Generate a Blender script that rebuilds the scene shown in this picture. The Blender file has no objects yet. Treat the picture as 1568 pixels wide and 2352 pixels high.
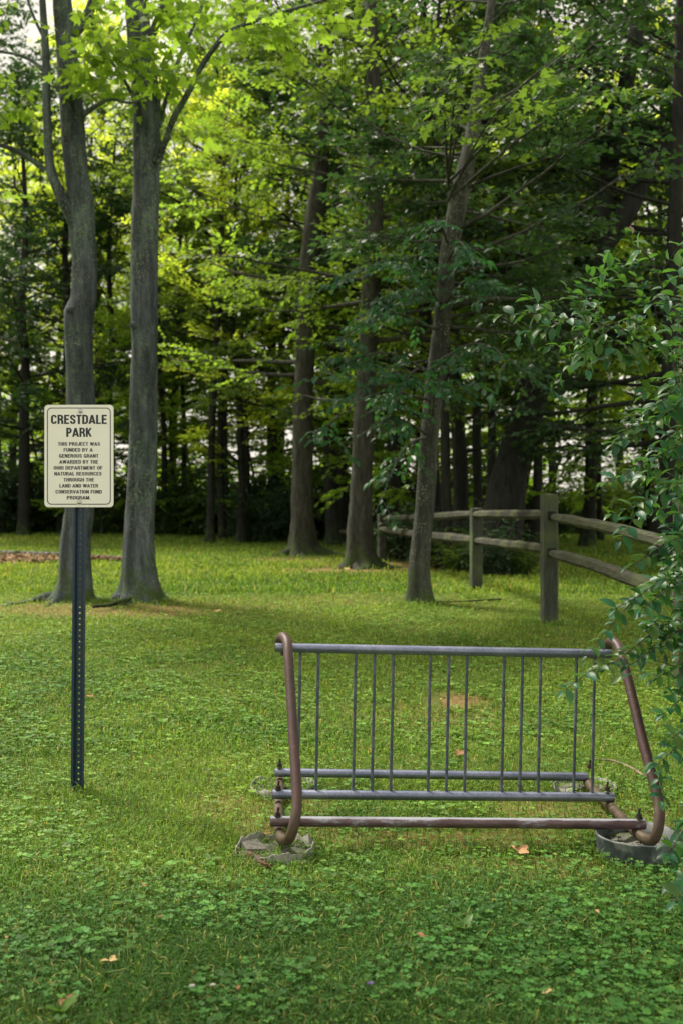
import bpy, math
import numpy as np
C = bpy.context
SC = C.scene
COL = SC.collection
R = math.radians

# ------------------------------------------------------------------ camera, sky, sun, exposure
F = 2388.0; CX = 784.0; CY = 1175.7; EYE = 1.25
cam_data = bpy.data.cameras.new("camera")
cam = bpy.data.objects.new("camera", cam_data); COL.objects.link(cam)
cam.location = (0, 0, EYE); cam.rotation_euler = (R(90), 0, 0)
cam_data.sensor_fit = 'VERTICAL'; cam_data.sensor_height = 36.0
cam_data.lens = F / 2352.0 * 36.0
cam_data.clip_start = 0.05; cam_data.clip_end = 3000
cam_data.dof.use_dof = True; cam_data.dof.focus_distance = 4.3; cam_data.dof.aperture_fstop = 3.2
SC.camera = cam

SUN_DIR = np.array([-0.52, 0.42, 0.95]); SUN_DIR /= np.linalg.norm(SUN_DIR)   # towards the sun
sun_el = math.asin(SUN_DIR[2]); sun_az = math.atan2(SUN_DIR[0], SUN_DIR[1])
w = bpy.data.worlds.new("World"); SC.world = w; w.use_nodes = True
nt = w.node_tree; nt.nodes.clear()
wo = nt.nodes.new('ShaderNodeOutputWorld')
sky = nt.nodes.new('ShaderNodeTexSky'); sky.sky_type = 'NISHITA'; sky.sun_disc = False
sky.sun_elevation = sun_el; sky.sun_rotation = sun_az; sky.air_density = 1.0; sky.dust_density = 4.0
b1 = nt.nodes.new('ShaderNodeBackground'); b1.inputs['Strength'].default_value = 0.06
nt.links.new(sky.outputs[0], b1.inputs['Color'])
b2 = nt.nodes.new('ShaderNodeBackground')                     # bright, thin overcast veil
b2.inputs['Color'].default_value = (0.80, 0.75, 0.64, 1); b2.inputs['Strength'].default_value = 1.0
mx = nt.nodes.new('ShaderNodeMixShader'); mx.inputs[0].default_value = 0.88
nt.links.new(b1.outputs[0], mx.inputs[1]); nt.links.new(b2.outputs[0], mx.inputs[2])
nt.links.new(mx.outputs[0], wo.inputs['Surface'])
sl = bpy.data.lights.new("sun", 'SUN'); sl.energy = 4.6; sl.angle = R(10.0); sl.color = (1.0, 0.93, 0.78)
so = bpy.data.objects.new("sun", sl); COL.objects.link(so)
from mathutils import Vector
so.rotation_euler = Vector(SUN_DIR).to_track_quat('Z', 'Y').to_euler()
so.location = (-20, -8, 25)
SC.view_settings.view_transform = 'Standard'; SC.view_settings.look = 'None'
SC.view_settings.exposure = 0.62; SC.view_settings.gamma = 1.0
SC.cycles.use_denoising = True
SC.cycles.max_bounces = 8; SC.cycles.diffuse_bounces = 4; SC.cycles.transmission_bounces = 4
SC.cycles.transparent_max_bounces = 4; SC.cycles.glossy_bounces = 2

# ------------------------------------------------------------------ helpers
rng = np.random.default_rng(7)
def unit(a):
    a = np.asarray(a, float); return a / np.maximum(np.linalg.norm(a, axis=-1, keepdims=True), 1e-9)
_perm = np.random.default_rng(3).random((256, 256))
def vnoise(x, y):
    xi = np.floor(x).astype(int); yi = np.floor(y).astype(int); fx = x - xi; fy = y - yi
    fx = fx*fx*(3-2*fx); fy = fy*fy*(3-2*fy)
    g = lambda a, b: _perm[a % 256, b % 256]
    return (g(xi, yi)*(1-fx)+g(xi+1, yi)*fx)*(1-fy) + (g(xi, yi+1)*(1-fx)+g(xi+1, yi+1)*fx)*fy
def fbm(x, y, o=3):
    s = 0; a = .5; t = 0
    for i in range(o):
        s = s + a*vnoise(x*2**i+17*i, y*2**i+5*i); t += a; a *= .5
    return s/t
def sstep(a, b, x):
    t = np.clip((x-a)/(b-a), 0, 1); return t*t*(3-2*t)
def TZ(x, y):
    x = np.asarray(x, float); y = np.asarray(y, float)
    z = 0
    for o in (-.6, -.2, .2, .6):
        z = z + np.interp(y+o, [-60, 4.9, 6.75, 9.25, 10.6, 16, 20, 28, 40, 100, 400, 2000],
                          [-.1, 0, .11, .255, .33, .385, .425, .52, .60, 0.9, 1.0, 1.0])/4
    z = z + .13*sstep(19, 27, y)*sstep(0, -8, x)
    z = z + .03*(fbm(x*.7+9, y*.7)-.5)*sstep(4.5, 8, y) + .012*(vnoise(x*3, y*3)-.5)
    return z
def P(px, py, d):
    return np.array([(px-CX)/F*d, d, EYE-(py-CY)/F*d])
def G(px, py):
    d = np.geomspace(2, 120, 4000)
    z = EYE-(py-CY)/F*d; x = (px-CX)/F*d
    k = np.argmax(z <= TZ(x, d)); return np.array([x[k], d[k], float(TZ(x[k], d[k]))])

class MB:
    def __init__(s):
        s.v = []; s.n = 0; s.loops = []; s.tot = []; s.mi = []; s.rnd = []; s.tone = []
    def add(s, verts, faces, mi=0, rnd=None, tone=None):
        """faces: (N,k) int array of one size, local indices"""
        verts = np.asarray(verts, float).reshape(-1, 3); faces = np.asarray(faces, int)
        s.v.append(verts); s.loops.append((faces+s.n).ravel()); s.tot.append(np.full(len(faces), faces.shape[1]))
        s.mi.append(np.full(len(faces), mi))
        s.rnd.append(np.zeros(len(faces)) if rnd is None else np.broadcast_to(rnd, len(faces)))
        s.tone.append(np.zeros(len(faces)) if tone is None else np.broadcast_to(tone, len(faces)))
        s.n += len(verts)
    def poly(s, verts, faces, mi=0, rnd=None):
        """mixed face sizes on one vertex list"""
        base = s.n; s.v.append(np.asarray(verts, float).reshape(-1, 3)); s.n += len(verts)
        for f in faces:
            s.loops.append(np.asarray(f, int)+base); s.tot.append(np.array([len(f)])); s.mi.append(np.array([mi]))
            s.rnd.append(np.array([0. if rnd is None else rnd])); s.tone.append(np.zeros(1))
    def build(s, name, mats, parent=None, smooth=True, off=None):
        v = np.concatenate(s.v); o = np.zeros(3)
        if parent is not None and off is None:
            p = parent
            while p.parent: p = p.parent
            o = np.array(p.location)
        if off is not None: o = np.array(off)
        v = v-o; L = np.concatenate(s.loops); T = np.concatenate(s.tot)
        me = bpy.data.meshes.new(name)
        me.vertices.add(len(v)); me.vertices.foreach_set('co', v.astype(np.float32).ravel())
        me.loops.add(len(L)); me.loops.foreach_set('vertex_index', L.astype(np.int32))
        me.polygons.add(len(T)); me.polygons.foreach_set('loop_start', (np.cumsum(T)-T).astype(np.int32))
        me.polygons.foreach_set('loop_total', T.astype(np.int32))
        me.polygons.foreach_set('material_index', np.concatenate(s.mi).astype(np.int32))
        me.polygons.foreach_set('use_smooth', np.full(len(T), smooth, dtype=bool))
        for nm, dat in (('rnd', s.rnd), ('tone', s.tone)):
            a = me.attributes.new(nm, 'FLOAT', 'FACE'); a.data.foreach_set('value', np.concatenate(dat).astype(np.float32))
        me.update(calc_edges=True); me.validate()
        for m in (mats if isinstance(mats, (list, tuple)) else [mats]): me.materials.append(m)
        ob = bpy.data.objects.new(name, me); COL.objects.link(ob)
        if parent is not None: ob.parent = parent
        elif off is not None: ob.location = off
        return ob
def thing(name, label, cat, loc=(0, 0, 0), group=None):
    o = bpy.data.objects.new(name, None); COL.objects.link(o); o.location = tuple(float(c) for c in loc)
    o.empty_display_size = .1
    o['label'] = label; o['category'] = cat
    if group: o['group'] = group
    return o
def tag(o, label=None, cat=None, group=None, kind=None):
    if label: o['label'] = label
    if cat: o['category'] = cat
    if group: o['group'] = group
    if kind: o['kind'] = kind
    return o
def copy_tree(o, parent=None):
    c = o.copy(); COL.objects.link(c)
    if parent: c.parent = parent
    for ch in list(o.children): copy_tree(ch, c)
    return c
def resample(pts, rad, step):
    pts = np.asarray(pts, float); rad = np.asarray(rad, float)
    P0 = np.vstack([2*pts[0]-pts[1], pts, 2*pts[-1]-pts[-2]])
    out = []; ro = []
    for i in range(len(pts)-1):
        a, b, c, d = P0[i:i+4]; n = max(2, int(np.ceil(np.linalg.norm(c-b)/step)))
        t = np.arange(n)[:, None]/n
        out.append(.5*((2*b)+(-a+c)*t+(2*a-5*b+4*c-d)*t**2+(-a+3*b-3*c+d)*t**3))
        ro.append(rad[i]+(rad[i+1]-rad[i])*t[:, 0])
    out.append(pts[-1:]); ro.append(rad[-1:])
    return np.vstack(out), np.concatenate(ro)
def tube(mb, pts, rad, seg=8, step=None, mi=0, cap=True, rough=0., fn=None):
    pts = np.asarray(pts, float); rad = np.broadcast_to(np.asarray(rad, float), len(pts)).copy()
    if step: pts, rad = resample(pts, rad, step)
    n = len(pts); T = unit(np.gradient(pts, axis=0))
    ref = np.array([0, 0, 1.]) if abs(T[0][2]) < .9 else np.array([0, 1., 0])
    X = np.zeros_like(T); x = unit(np.cross(T[0], ref))
    for i in range(n):
        x = unit(x-np.dot(x, T[i])*T[i]); X[i] = x
    Y = np.cross(T, X); th = np.arange(seg)/seg*2*math.pi
    rr = np.repeat(rad[:, None], seg, 1)
    if rough: rr = rr*(1+rough*(rng.random((n, seg))-.5))
    if fn is not None: rr = fn(rr, pts, th)
    V = pts[:, None]+rr[..., None]*(np.cos(th)[None, :, None]*X[:, None]+np.sin(th)[None, :, None]*Y[:, None])
    i = np.arange(n-1)[:, None]*seg; j = np.arange(seg)[None]; k = (j+1) % seg
    Fc = np.stack([i+j, i+k, i+seg+k, i+seg+j], -1).reshape(-1, 4)
    mb.add(V.reshape(-1, 3), Fc, mi)
    if cap:
        for ring, rev in ((V[0], True), (V[-1], False)):
            f = list(range(seg)); mb.poly(ring, [f[::-1] if rev else f], mi)
def box(mb, c, s, rot=0., mi=0, taper=1.0, jit=0., lean=(0, 0)):
    c = np.array(c, float); h = np.array(s)/2
    v = np.array([[x, y, z] for z in (-1, 1) for y in (-1, 1) for x in (-1, 1)], float)*h
    v[4:, :2] *= taper
    v[4:, 0] += lean[0]; v[4:, 1] += lean[1]
    if jit: v = v+(rng.random((8, 3))-.5)*jit
    ca, sa = math.cos(rot), math.sin(rot)
    v = np.stack([v[:, 0]*ca-v[:, 1]*sa, v[:, 0]*sa+v[:, 1]*ca, v[:, 2]], 1)+c
    mb.add(v, [[0, 2, 3, 1], [4, 5, 7, 6], [0, 1, 5, 4], [2, 6, 7, 3], [0, 4, 6, 2], [1, 3, 7, 5]], mi)

# ------------------------------------------------------------------ materials
class N:
    def __init__(s, name):
        s.m = bpy.data.materials.new(name); s.m.use_nodes = True; s.t = s.m.node_tree
        s.b = s.t.nodes['Principled BSDF']; s.o = s.t.nodes['Material Output']
    def n(s, t, **k):
        x = s.t.nodes.new('ShaderNode'+t)
        for a, b in k.items():
            if hasattr(x, a): setattr(x, a, b)
            else: x.inputs[a.replace('_', ' ')].default_value = b
        return x
    def l(s, a, b): s.t.links.new(a, b)
    def noise(s, scale, detail=4, vec=None, rough=.55, dist=0.):
        x = s.n('TexNoise'); x.inputs['Scale'].default_value = scale; x.inputs['Detail'].default_value = detail
        x.inputs['Roughness'].default_value = rough; x.inputs['Distortion'].default_value = dist
        if vec is not None: s.l(vec, x.inputs['Vector'])
        return x.outputs['Fac']
    def ramp(s, fac, stops):
        x = s.n('ValToRGB'); s.l(fac, x.inputs[0]); e = x.color_ramp.elements
        while len(e) < len(stops): e.new(.5)
        for q, (p, c) in zip(e, stops):
            q.position = p; q.color = (c[0], c[1], c[2], 1) if hasattr(c, '__len__') else (c, c, c, 1)
        return x.outputs[0]
    def mix(s, f, a, b, mode='MIX'):
        x = s.n('Mix'); x.data_type = 'RGBA'; x.blend_type = mode
        if isinstance(f, (int, float)): x.inputs[0].default_value = f
        else: s.l(f, x.inputs[0])
        for sock, val in ((x.inputs[6], a), (x.inputs[7], b)):
            if isinstance(val, (tuple, list)): sock.default_value = (*val[:3], 1)
            else: s.l(val, sock)
        return x.outputs[2]
    def obj(s, scale=(1, 1, 1)):
        tc = s.n('TexCoord'); mp = s.n('Mapping'); mp.inputs['Scale'].default_value = scale
        s.l(tc.outputs['Object'], mp.inputs[0]); return mp.outputs[0]
    def attr(s, nm):
        a = s.n('Attribute'); a.attribute_name = nm; return a.outputs['Fac']
    def bump(s, h, strength=.5, dist=.01):
        x = s.n('Bump'); x.inputs['Strength'].default_value = strength; x.inputs['Distance'].default_value = dist
        s.l(h, x.inputs['Height']); s.l(x.outputs[0], s.b.inputs['Normal']); return x

def leaf_mat(name, cols, trans, tw=.45, rough=.5, spec=.35, ntone=.5):
    """cols: dark..light face colours; trans: transmitted colour"""
    q = N(name); r = q.attr('rnd')
    col = q.ramp(r, [(i/(len(cols)-1), c) for i, c in enumerate(cols)])
    cl = q.noise(ntone, 2, q.obj())
    v = q.ramp(cl, [(.35, .72), (.65, 1.25)])
    col = q.mix(1.0, col, v, 'MULTIPLY')
    q.l(col, q.b.inputs['Base Color']); q.b.inputs['Roughness'].default_value = rough
    q.b.inputs['Specular IOR Level'].default_value = spec
    tr = q.n('BsdfTranslucent')
    tcol = q.mix(1.0, trans, v, 'MULTIPLY'); q.l(tcol, tr.inputs[0])
    ms = q.n('MixShader'); ms.inputs[0].default_value = tw
    q.l(q.b.outputs[0], ms.inputs[1]); q.l(tr.outputs[0], ms.inputs[2]); q.l(ms.outputs[0], q.o.inputs[0])
    return q.m
def bark_mat(name, dark, light, lichen=None, scale=1., furrow=.6, moss=(.05, .085, .02)):
    q = N(name); vec = q.obj((1, 1, .22)); v1 = q.obj()
    a = q.noise(14*scale, 6, vec, .65, .3); b = q.noise(55*scale, 4, vec, .6)
    col = q.ramp(a, [(.3, dark), (.7, light)])
    col = q.mix(.55, col, q.ramp(b, [(.3, .45), (.7, 1.3)]), 'MULTIPLY')
    if lichen:
        big = q.ramp(q.noise(2.2, 3, v1), [(.42, 0.), (.62, 1.)])
        fine = q.ramp(q.noise(38, 3, v1, .7), [(.53, 0.), (.62, 1.)])
        col = q.mix(q.mix(1., big, fine, 'MULTIPLY'), col, lichen)
        sp = q.ramp(q.noise(60, 1, v1, .5), [(.61, 0.), (.65, 1.)]); sp = q.mix(1., sp, q.ramp(q.noise(4.5, 4, v1, .6), [(.46, 0.), (.60, 1.)]), 'MULTIPLY')
        st = q.ramp(q.noise(5, 5, q.obj((1, 1, .12)), .6), [(.42, .55), (.6, 1.25)]); col = q.mix(.8, col, st, 'MULTIPLY')
        col = q.mix(sp, col, (.22, .24, .19))
    # moss low on the butt
    sx = q.n('SeparateXYZ'); q.l(q.obj(), sx.inputs[0])
    mr = q.n('MapRange'); q.l(sx.outputs[2], mr.inputs[0]); mr.inputs[1].default_value = .55; mr.inputs[2].default_value = .0
    mm = q.ramp(q.noise(7, 4, v1), [(.4, 0.), (.6, 1.)])
    col = q.mix(q.mix(1., mr.outputs[0], mm, 'MULTIPLY'), col, moss)
    q.l(col, q.b.inputs['Base Color']); q.b.inputs['Roughness'].default_value = .9
    q.b.inputs['Specular IOR Level'].default_value = .2
    h = q.mix(.5, a, b); q.bump(h, furrow, .03)
    return q.m
def plain(name, col, rough=.6, metal=0., vscale=30, vamt=.3, bump=.2, bdist=.002, col2=None, cs=4):
    q = N(name); a = q.noise(vscale, 5, q.obj()); 
    c = q.ramp(a, [(.3, tuple(x*(1-vamt) for x in col)), (.7, tuple(min(1, x*(1+vamt)) for x in col))])
    if col2 is not None:
        c = q.mix(q.ramp(q.noise(cs, 5, q.obj(), .65), [(.48, 0.), (.62, 1.)]), c, col2)
    q.l(c, q.b.inputs['Base Color']); q.b.inputs['Roughness'].default_value = rough; q.b.inputs['Metallic'].default_value = metal
    if bump: q.bump(a, bump, bdist)
    return q.m

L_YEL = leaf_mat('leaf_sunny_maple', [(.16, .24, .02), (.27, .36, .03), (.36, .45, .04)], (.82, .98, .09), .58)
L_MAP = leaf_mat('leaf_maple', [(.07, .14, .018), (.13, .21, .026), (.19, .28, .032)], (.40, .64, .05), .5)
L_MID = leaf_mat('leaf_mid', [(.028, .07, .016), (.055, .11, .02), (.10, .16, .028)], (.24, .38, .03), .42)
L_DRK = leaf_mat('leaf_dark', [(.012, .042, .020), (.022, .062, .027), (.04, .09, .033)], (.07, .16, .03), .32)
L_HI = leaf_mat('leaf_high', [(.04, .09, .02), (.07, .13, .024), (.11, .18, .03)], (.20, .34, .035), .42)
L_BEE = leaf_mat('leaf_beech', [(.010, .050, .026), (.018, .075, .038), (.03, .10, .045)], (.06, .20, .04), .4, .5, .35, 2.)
L_SHR = leaf_mat('leaf_shrub', [(.010, .075, .040), (.018, .115, .058), (.045, .14, .032), (.09, .17, .028)], (.14, .34, .04), .34, .42, .45, 6.)
B_GRY = bark_mat('bark_grey', (.030, .036, .044), (.135, .152, .18), (.13, .24, .11), 1., .5)
B_BRN = bark_mat('bark_furrowed', (.022, .022, .020), (.085, .085, .074), None, 1.2, .9)
B_SPK = bark_mat('bark_speckled', (.030, .031, .029), (.095, .097, .088), (.075, .095, .065), 1.3, .8)
B_DRK = bark_mat('bark_dark', (.010, .011, .011), (.034, .035, .032), None, 1., .6)
TWIG = plain('twig_bark', (.06, .052, .042), .85)

# ------------------------------------------------------------------ leaf scattering
def T_rhomb():
    v = np.array([[0, 0, 0], [.33, .42, .08], [0, 1, -.06], [-.33, .42, .08]]); return v, [np.array([[0, 1, 2], [0, 2, 3]])]
def T_maple():
    h = [(.05, .02), (.24, -.06), (.52, .10), (.30, .28), (.56, .58), (.25, .50), (.20, .66)]
    r = [(x, y, .10*abs(x)+.0) for x, y in h]; l = [(-x, y, .10*abs(x)) for x, y in h][::-1]
    v = np.array([(0, 0, 0)]+r+[(0, 1, -.08)]+l); n = len(v)
    a = [0]+list(range(1, 9)); b = [0]+list(range(8, n))
    return v, [np.array([a]), np.array([b])]
def T_oval():
    t = np.array([0, .22, .48, .76, 1.]); wd = np.array([0, .20, .26, .17, 0])
    z = .12*t-.34*t*t
    v = [(0, 0, 0)]
    for i in (1, 2, 3): v += [(-wd[i], t[i], z[i]+.07), (0, t[i], z[i]), (wd[i], t[i], z[i]+.07)]
    v.append((0, 1., z[4]))
    tri = np.array([[0, 2, 1], [0, 3, 2], [10, 7, 8], [10, 8, 9]])
    qd = np.array([[1, 2, 5, 4], [2, 3, 6, 5], [4, 5, 8, 7], [5, 6, 9, 8]])
    return np.array(v), [tri, qd]
RH, MP, OV = T_rhomb(), T_maple(), T_oval()
def leaves(mb, tpl, pos, direc, nrm, size, mi=0, rnd=None, tone=None, g=rng):
    tv, tf = tpl; n = len(pos)
    d = unit(direc); x = unit(np.cross(d, nrm)); nn = np.cross(x, d)
    size = np.broadcast_to(size, n)
    V = pos[:, None]+size[:, None, None]*(tv[None, :, 0, None]*x[:, None]+tv[None, :, 1, None]*d[:, None]+tv[None, :, 2, None]*nn[:, None])
    k = len(tv); r = g.random(n) if rnd is None else rnd; first = True
    for f in tf:
        Fc = (np.arange(n)[:, None, None]*k+f[None]).reshape(-1, f.shape[1])
        rr = np.repeat(r, len(f)); tt = None if tone is None else np.repeat(tone, len(f))
        if first: mb.add(V.reshape(-1, 3), Fc, mi, rr, tt); base = mb.n-n*k; first = False
        else:
            mb.loops.append((Fc+base).ravel()); mb.tot.append(np.full(len(Fc), Fc.shape[1])); mb.mi.append(np.full(len(Fc), mi))
            mb.rnd.append(rr); mb.tone.append(np.zeros(len(Fc)) if tt is None else tt)
def prism(mb, A, B, ra, rb, mi):
    """many thin three-sided twigs at once"""
    n = len(A); d = unit(B-A); ref = np.tile([0.1, .2, 1.], (n, 1)); x = unit(np.cross(d, ref)); y = np.cross(d, x)
    V = []
    for E, r in ((A, ra), (B, rb)):
        for k in range(3):
            a = k*2.0944; V.append(E+np.broadcast_to(r, n)[:, None]*(math.cos(a)*x+math.sin(a)*y))
    V = np.stack(V, 1).reshape(-1, 3); f = np.array([[0, 1, 4, 3], [1, 2, 5, 4], [2, 0, 3, 5]])
    mb.add(V, (np.arange(n)[:, None, None]*6+f[None]).reshape(-1, 4), mi, .5)
def sprays(mb, O, D, L, m, size, tpl=RH, flat=.55, droop=.15, twig=.004, g=rng, hang=.25, width=1., mi=0):
    """O origins (n,3), D directions, L lengths; m leaves to each spray, set on both sides of a twig"""
    n = len(O); D = unit(D); L = np.broadcast_to(L, n)
    end = O+D*L[:, None]; end[:, 2] -= droop*L
    if twig: prism(mb, O, end, twig, twig*.4, 1)
    t = (np.arange(m)+.5)/m; t = np.tile(t, (n, 1))+(g.random((n, m))-.5)/m
    pos = O[:, None]+(end-O)[:, None]*t[..., None]
    side = np.where(np.arange(m) % 2 == 0, 1., -1.)[None]*np.ones((n, 1))
    S = unit(np.cross(D, [0, 0, 1.]))
    ld = D[:, None]*(.55+.5*t[..., None])+S[:, None]*side[..., None]*(1.1-.7*t[..., None])*width
    ld = ld+(g.random((n, m, 3))-.5)*.7; ld[..., 2] -= hang*g.random((n, m))*1.6
    nr = np.zeros((n, m, 3)); nr[..., 2] = flat; nr += (g.random((n, m, 3))-.5)*1.1
    sz = size*(.65+.7*g.random((n, m)))
    pos = pos+S[:, None]*side[..., None]*(.35*g.random((n, m))*size)[..., None]*1.2
    pr = np.clip(g.random((n, 1))*.6+g.random((n, m))*.5, 0, 1)
    leaves(mb, tpl, pos.reshape(-1, 3), ld.reshape(-1, 3), nr.reshape(-1, 3), sz.ravel(), mi, pr.ravel())
def limb_path(g, a, az, el, L, k=5, sag=.0, up=.15):
    p = [np.array(a, float)]; 
    for i in range(k):
        az += (g.random()-.5)*.5; el = el+(g.random()-.5)*.25+up*.2
        d = np.array([math.cos(az)*math.cos(el), math.sin(az)*math.cos(el), math.sin(el)])
        p.append(p[-1]+d*L/k)
    return np.array(p)
def grow(mb, mt, path, zlo, zhi, nl, R0, ns, m, size, g, tpl=RH, el=(.1, .7), spread=1., rlimb=.05, slen=.5, flat=.55, droop=.15,
         azr=None, shape=lambda u: math.sqrt(max(.05, 1-(2*u-.8)**2*.6)), twig=.004, hang=.25):
    """limbs off a trunk path into mt, leafy sprays into mb"""
    path = np.asarray(path); O = []; D = []
    for i in range(nl):
        u = (i+g.random())/nl; z = zlo+(zhi-zlo)*u
        a = np.array([np.interp(z, path[:, 2], path[:, k]) for k in (0, 1)]+[z])
        az = g.random()*2*math.pi if azr is None else azr[0]+g.random()*(azr[1]-azr[0])
        L = R0*shape(u)*(.7+.5*g.random()); e = el[0]+(el[1]-el[0])*u+(g.random()-.5)*.3
        lp = limb_path(g, a, az, e, L); r = rlimb*(1-.6*u)*(.7+.5*g.random())
        tube(mt, lp, np.linspace(r, r*.25, len(lp)), 5, cap=False)
        # secondary branches
        kk = max(3, int(L*1.6))
        for j in range(kk):
            t = .25+.75*(j+g.random())/kk; s = t*(len(lp)-1); q = min(int(s), len(lp)-2); b = lp[q]+(lp[q+1]-lp[q])*(s-q)
            az2 = az+(g.random()-.5)*2.4; l2 = L*(.55-.3*t)*spread*(.6+.8*g.random())
            sp = limb_path(g, b, az2, e*.6+(g.random()-.5)*.5, l2, 3)
            tube(mt, sp, np.linspace(r*.35, r*.12, 4), 4, cap=False)
            w_ = max(2, int(ns*l2/ (R0*.35)))
            tt = g.random(w_)*.95+.05; s2 = tt*3; qi = np.minimum(s2.astype(int), 2)
            bb = sp[qi]+(sp[qi+1]-sp[qi])*(s2-qi)[:, None]
            O.append(bb); dd = unit(sp[-1]-sp[0])[None]+(g.random((w_, 3))-.5)*np.array([2.2, 2.2, .9]); D.append(dd)
    O = np.vstack(O); D = np.vstack(D)
    sprays(mb, O, D, slen*(.6+.8*g.random(len(O))), m, size, tpl, flat, droop, twig, g, hang)
    return len(O)*m

def flare(base_z, rad0, amt, lobes=5, ph=0., hh=.22, rough=.05, cyl=True):
    def fn(rr, pts, th):
        h = np.maximum(pts[:, 2]-base_z, 0)[:, None]
        lob = .5+.5*np.cos(lobes*th[None]+ph)+.35*np.cos((lobes-2)*th[None]+ph*2)
        rr = rr*(1+amt*np.exp(-h/hh)*(.45+.8*lob)+.10*np.exp(-h/1.2)*lob)
        nz = vnoise(np.cos(th)[None]*2.2+11+pts[:, 2:3]*.0+ph, pts[:, 2:3]*2.6+np.sin(th)[None]*2.2+ph*7)
        nz2 = vnoise(np.cos(th)[None]*6+31+ph, pts[:, 2:3]*9+np.sin(th)[None]*6)
        return rr*(1+rough*2*(nz-.5)+rough*(nz2-.5))
    return fn
def trunk_px(mb, pts, d0, dd=None, seg=24, step=.08, fl=.9, lobes=5, ph=0., sink=.12, hh=.2, rough=.07, base=True):
    """pts: (px,py,width px) from the base up, all near depth d0; returns world path"""
    dd = dd or [0]*len(pts)
    W = np.array([P(a, b, d0+e) for (a, b, c), e in zip(pts, dd)]); r = np.array([c/2/F*(d0+e) for (a, b, c), e in zip(pts, dd)])
    if base:
        W = np.vstack([W[0]-[0, 0, sink], W]); r = np.concatenate([[r[0]], r])
    tube(mb, W, r, seg, step, fn=flare(W[0][2]+sink, r[0], fl if base else 0, lobes, ph, hh, rough))
    return W

# ------------------------------------------------------------------ ground
BARE = [  # px, py of a bare or brown patch, half width m, half depth m, strength
    (1030, 1612, .22, .16, 1.), (1010, 1925, .75, .10, .75), (620, 1850, .35, .2, .45), (1340, 1880, .5, .22, .6), (1000, 1650, .5, .25, .5),
    (300, 1400, .9, .35, .8), (150, 1398, .8, .35, .75), (500, 1392, .9, .3, .45), (640, 1905, .25, .12, .7), (1220, 1990, .5, .10, .5),
    (700, 1285, 1.4, .5, .8), (830, 1310, 1.6, .6, .9), (1000, 1300, 2.0, 1.1, .9), (1080, 1285, 2.2, 1.4, .9), (760, 1375, 2.2, .4, .35)]
BP = [(G(a, b), rx*1.1, ry*1.7, s) for a, b, rx, ry, s in BARE]
def bare(x, y):
    m = np.zeros_like(np.asarray(x, float))
    wob = .7+.9*fbm(np.asarray(x)*3.1+40, np.asarray(y)*3.1+12)
    for p, rx, ry, s in BP:
        q = np.sqrt(((x-p[0])/rx)**2+((y-p[1])/ry)**2)*wob; m = np.maximum(m, s*sstep(1.25, .55, q))
    return m
mb = MB()
u = np.linspace(-1, 1, 261); gx = np.sinh(u*5.2)/math.sinh(5.2)*700
v_ = np.linspace(0, 1, 340); gy = -25+28*v_*1.1+(np.sinh(v_*6.2)/math.sinh(6.2))*1500
gy = np.concatenate([np.linspace(-40, 1.5, 14), np.linspace(1.6, 12, 240), 12+np.geomspace(.08, 1500, 150)])
X, Y = np.meshgrid(gx, gy); Z = TZ(X, Y)-.012*bare(X, Y)
nx, ny = len(gx), len(gy); ii = (np.arange(ny-1)[:, None]*nx+np.arange(nx-1)[None]).ravel()
fc = np.stack([ii, ii+1, ii+nx+1, ii+nx], 1)
cx_, cy_ = (X[:-1, :-1]+X[1:, 1:]).ravel()/2, (Y[:-1, :-1]+Y[1:, 1:]).ravel()/2
mb.add(np.stack([X, Y, Z], -1).reshape(-1, 3), fc, 0, rng.random(len(fc)), bare(cx_, cy_))
q = N('ground_soil_moss'); vec = q.obj()
g1 = q.ramp(q.noise(3.5, 6, vec), [(.3, (.07, .10, .02)), (.7, (.16, .20, .035))])
g2 = q.ramp(q.noise(40, 5, vec), [(.3, (.07, .085, .025)), (.75, (.18, .21, .05))])
gr = q.mix(.5, g1, g2)
dirt = q.ramp(q.noise(26, 6, vec, .7), [(.3, (.10, .07, .03)), (.5, (.22, .15, .06)), (.75, (.36, .27, .15))])
q.l(q.mix(q.attr('tone'), gr, dirt), q.b.inputs['Base Color']); q.b.inputs['Roughness'].default_value = .95
q.b.inputs['Specular IOR Level'].default_value = .1
q.bump(q.noise(60, 6, vec, .7), .8, .02)
ground = mb.build('ground', q.m); tag(ground, kind='structure')

# mulch bed with black edging at left
def grass_mat(name, a, b, c, dry, trans):
    q = N(name); t = q.attr('tone'); r = q.attr('rnd')
    col = q.ramp(t, [(.0, a), (.5, b), (1., c)])
    col = q.mix(1., col, q.ramp(r, [(0., .45), (.8, 1.25), (1., 1.7)]), 'MULTIPLY')
    col = q.mix(q.ramp(r, [(.93, 0.), (.96, 1.)]), col, dry)
    q.l(col, q.b.inputs['Base Color']); q.b.inputs['Roughness'].default_value = .55; q.b.inputs['Specular IOR Level'].default_value = .25
    tr = q.n('BsdfTranslucent'); q.l(q.mix(1., col, trans, 'MULTIPLY'), tr.inputs[0])
    ms = q.n('MixShader'); ms.inputs[0].default_value = .35
    q.l(q.b.outputs[0], ms.inputs[1]); q.l(tr.outputs[0], ms.inputs[2]); q.l(ms.outputs[0], q.o.inputs[0]); return q.m
M_GRASS = grass_mat('grass_blade', (.06, .155, .034), (.165, .285, .042), (.31, .40, .055), (.44, .39, .15), (1.6, 1.5, .7))
M_CLOVER = grass_mat('clover_leaf', (.08, .23, .05), (.19, .34, .055), (.31, .44, .065), (.36, .48, .10), (1.3, 1.3, .7))

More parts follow.
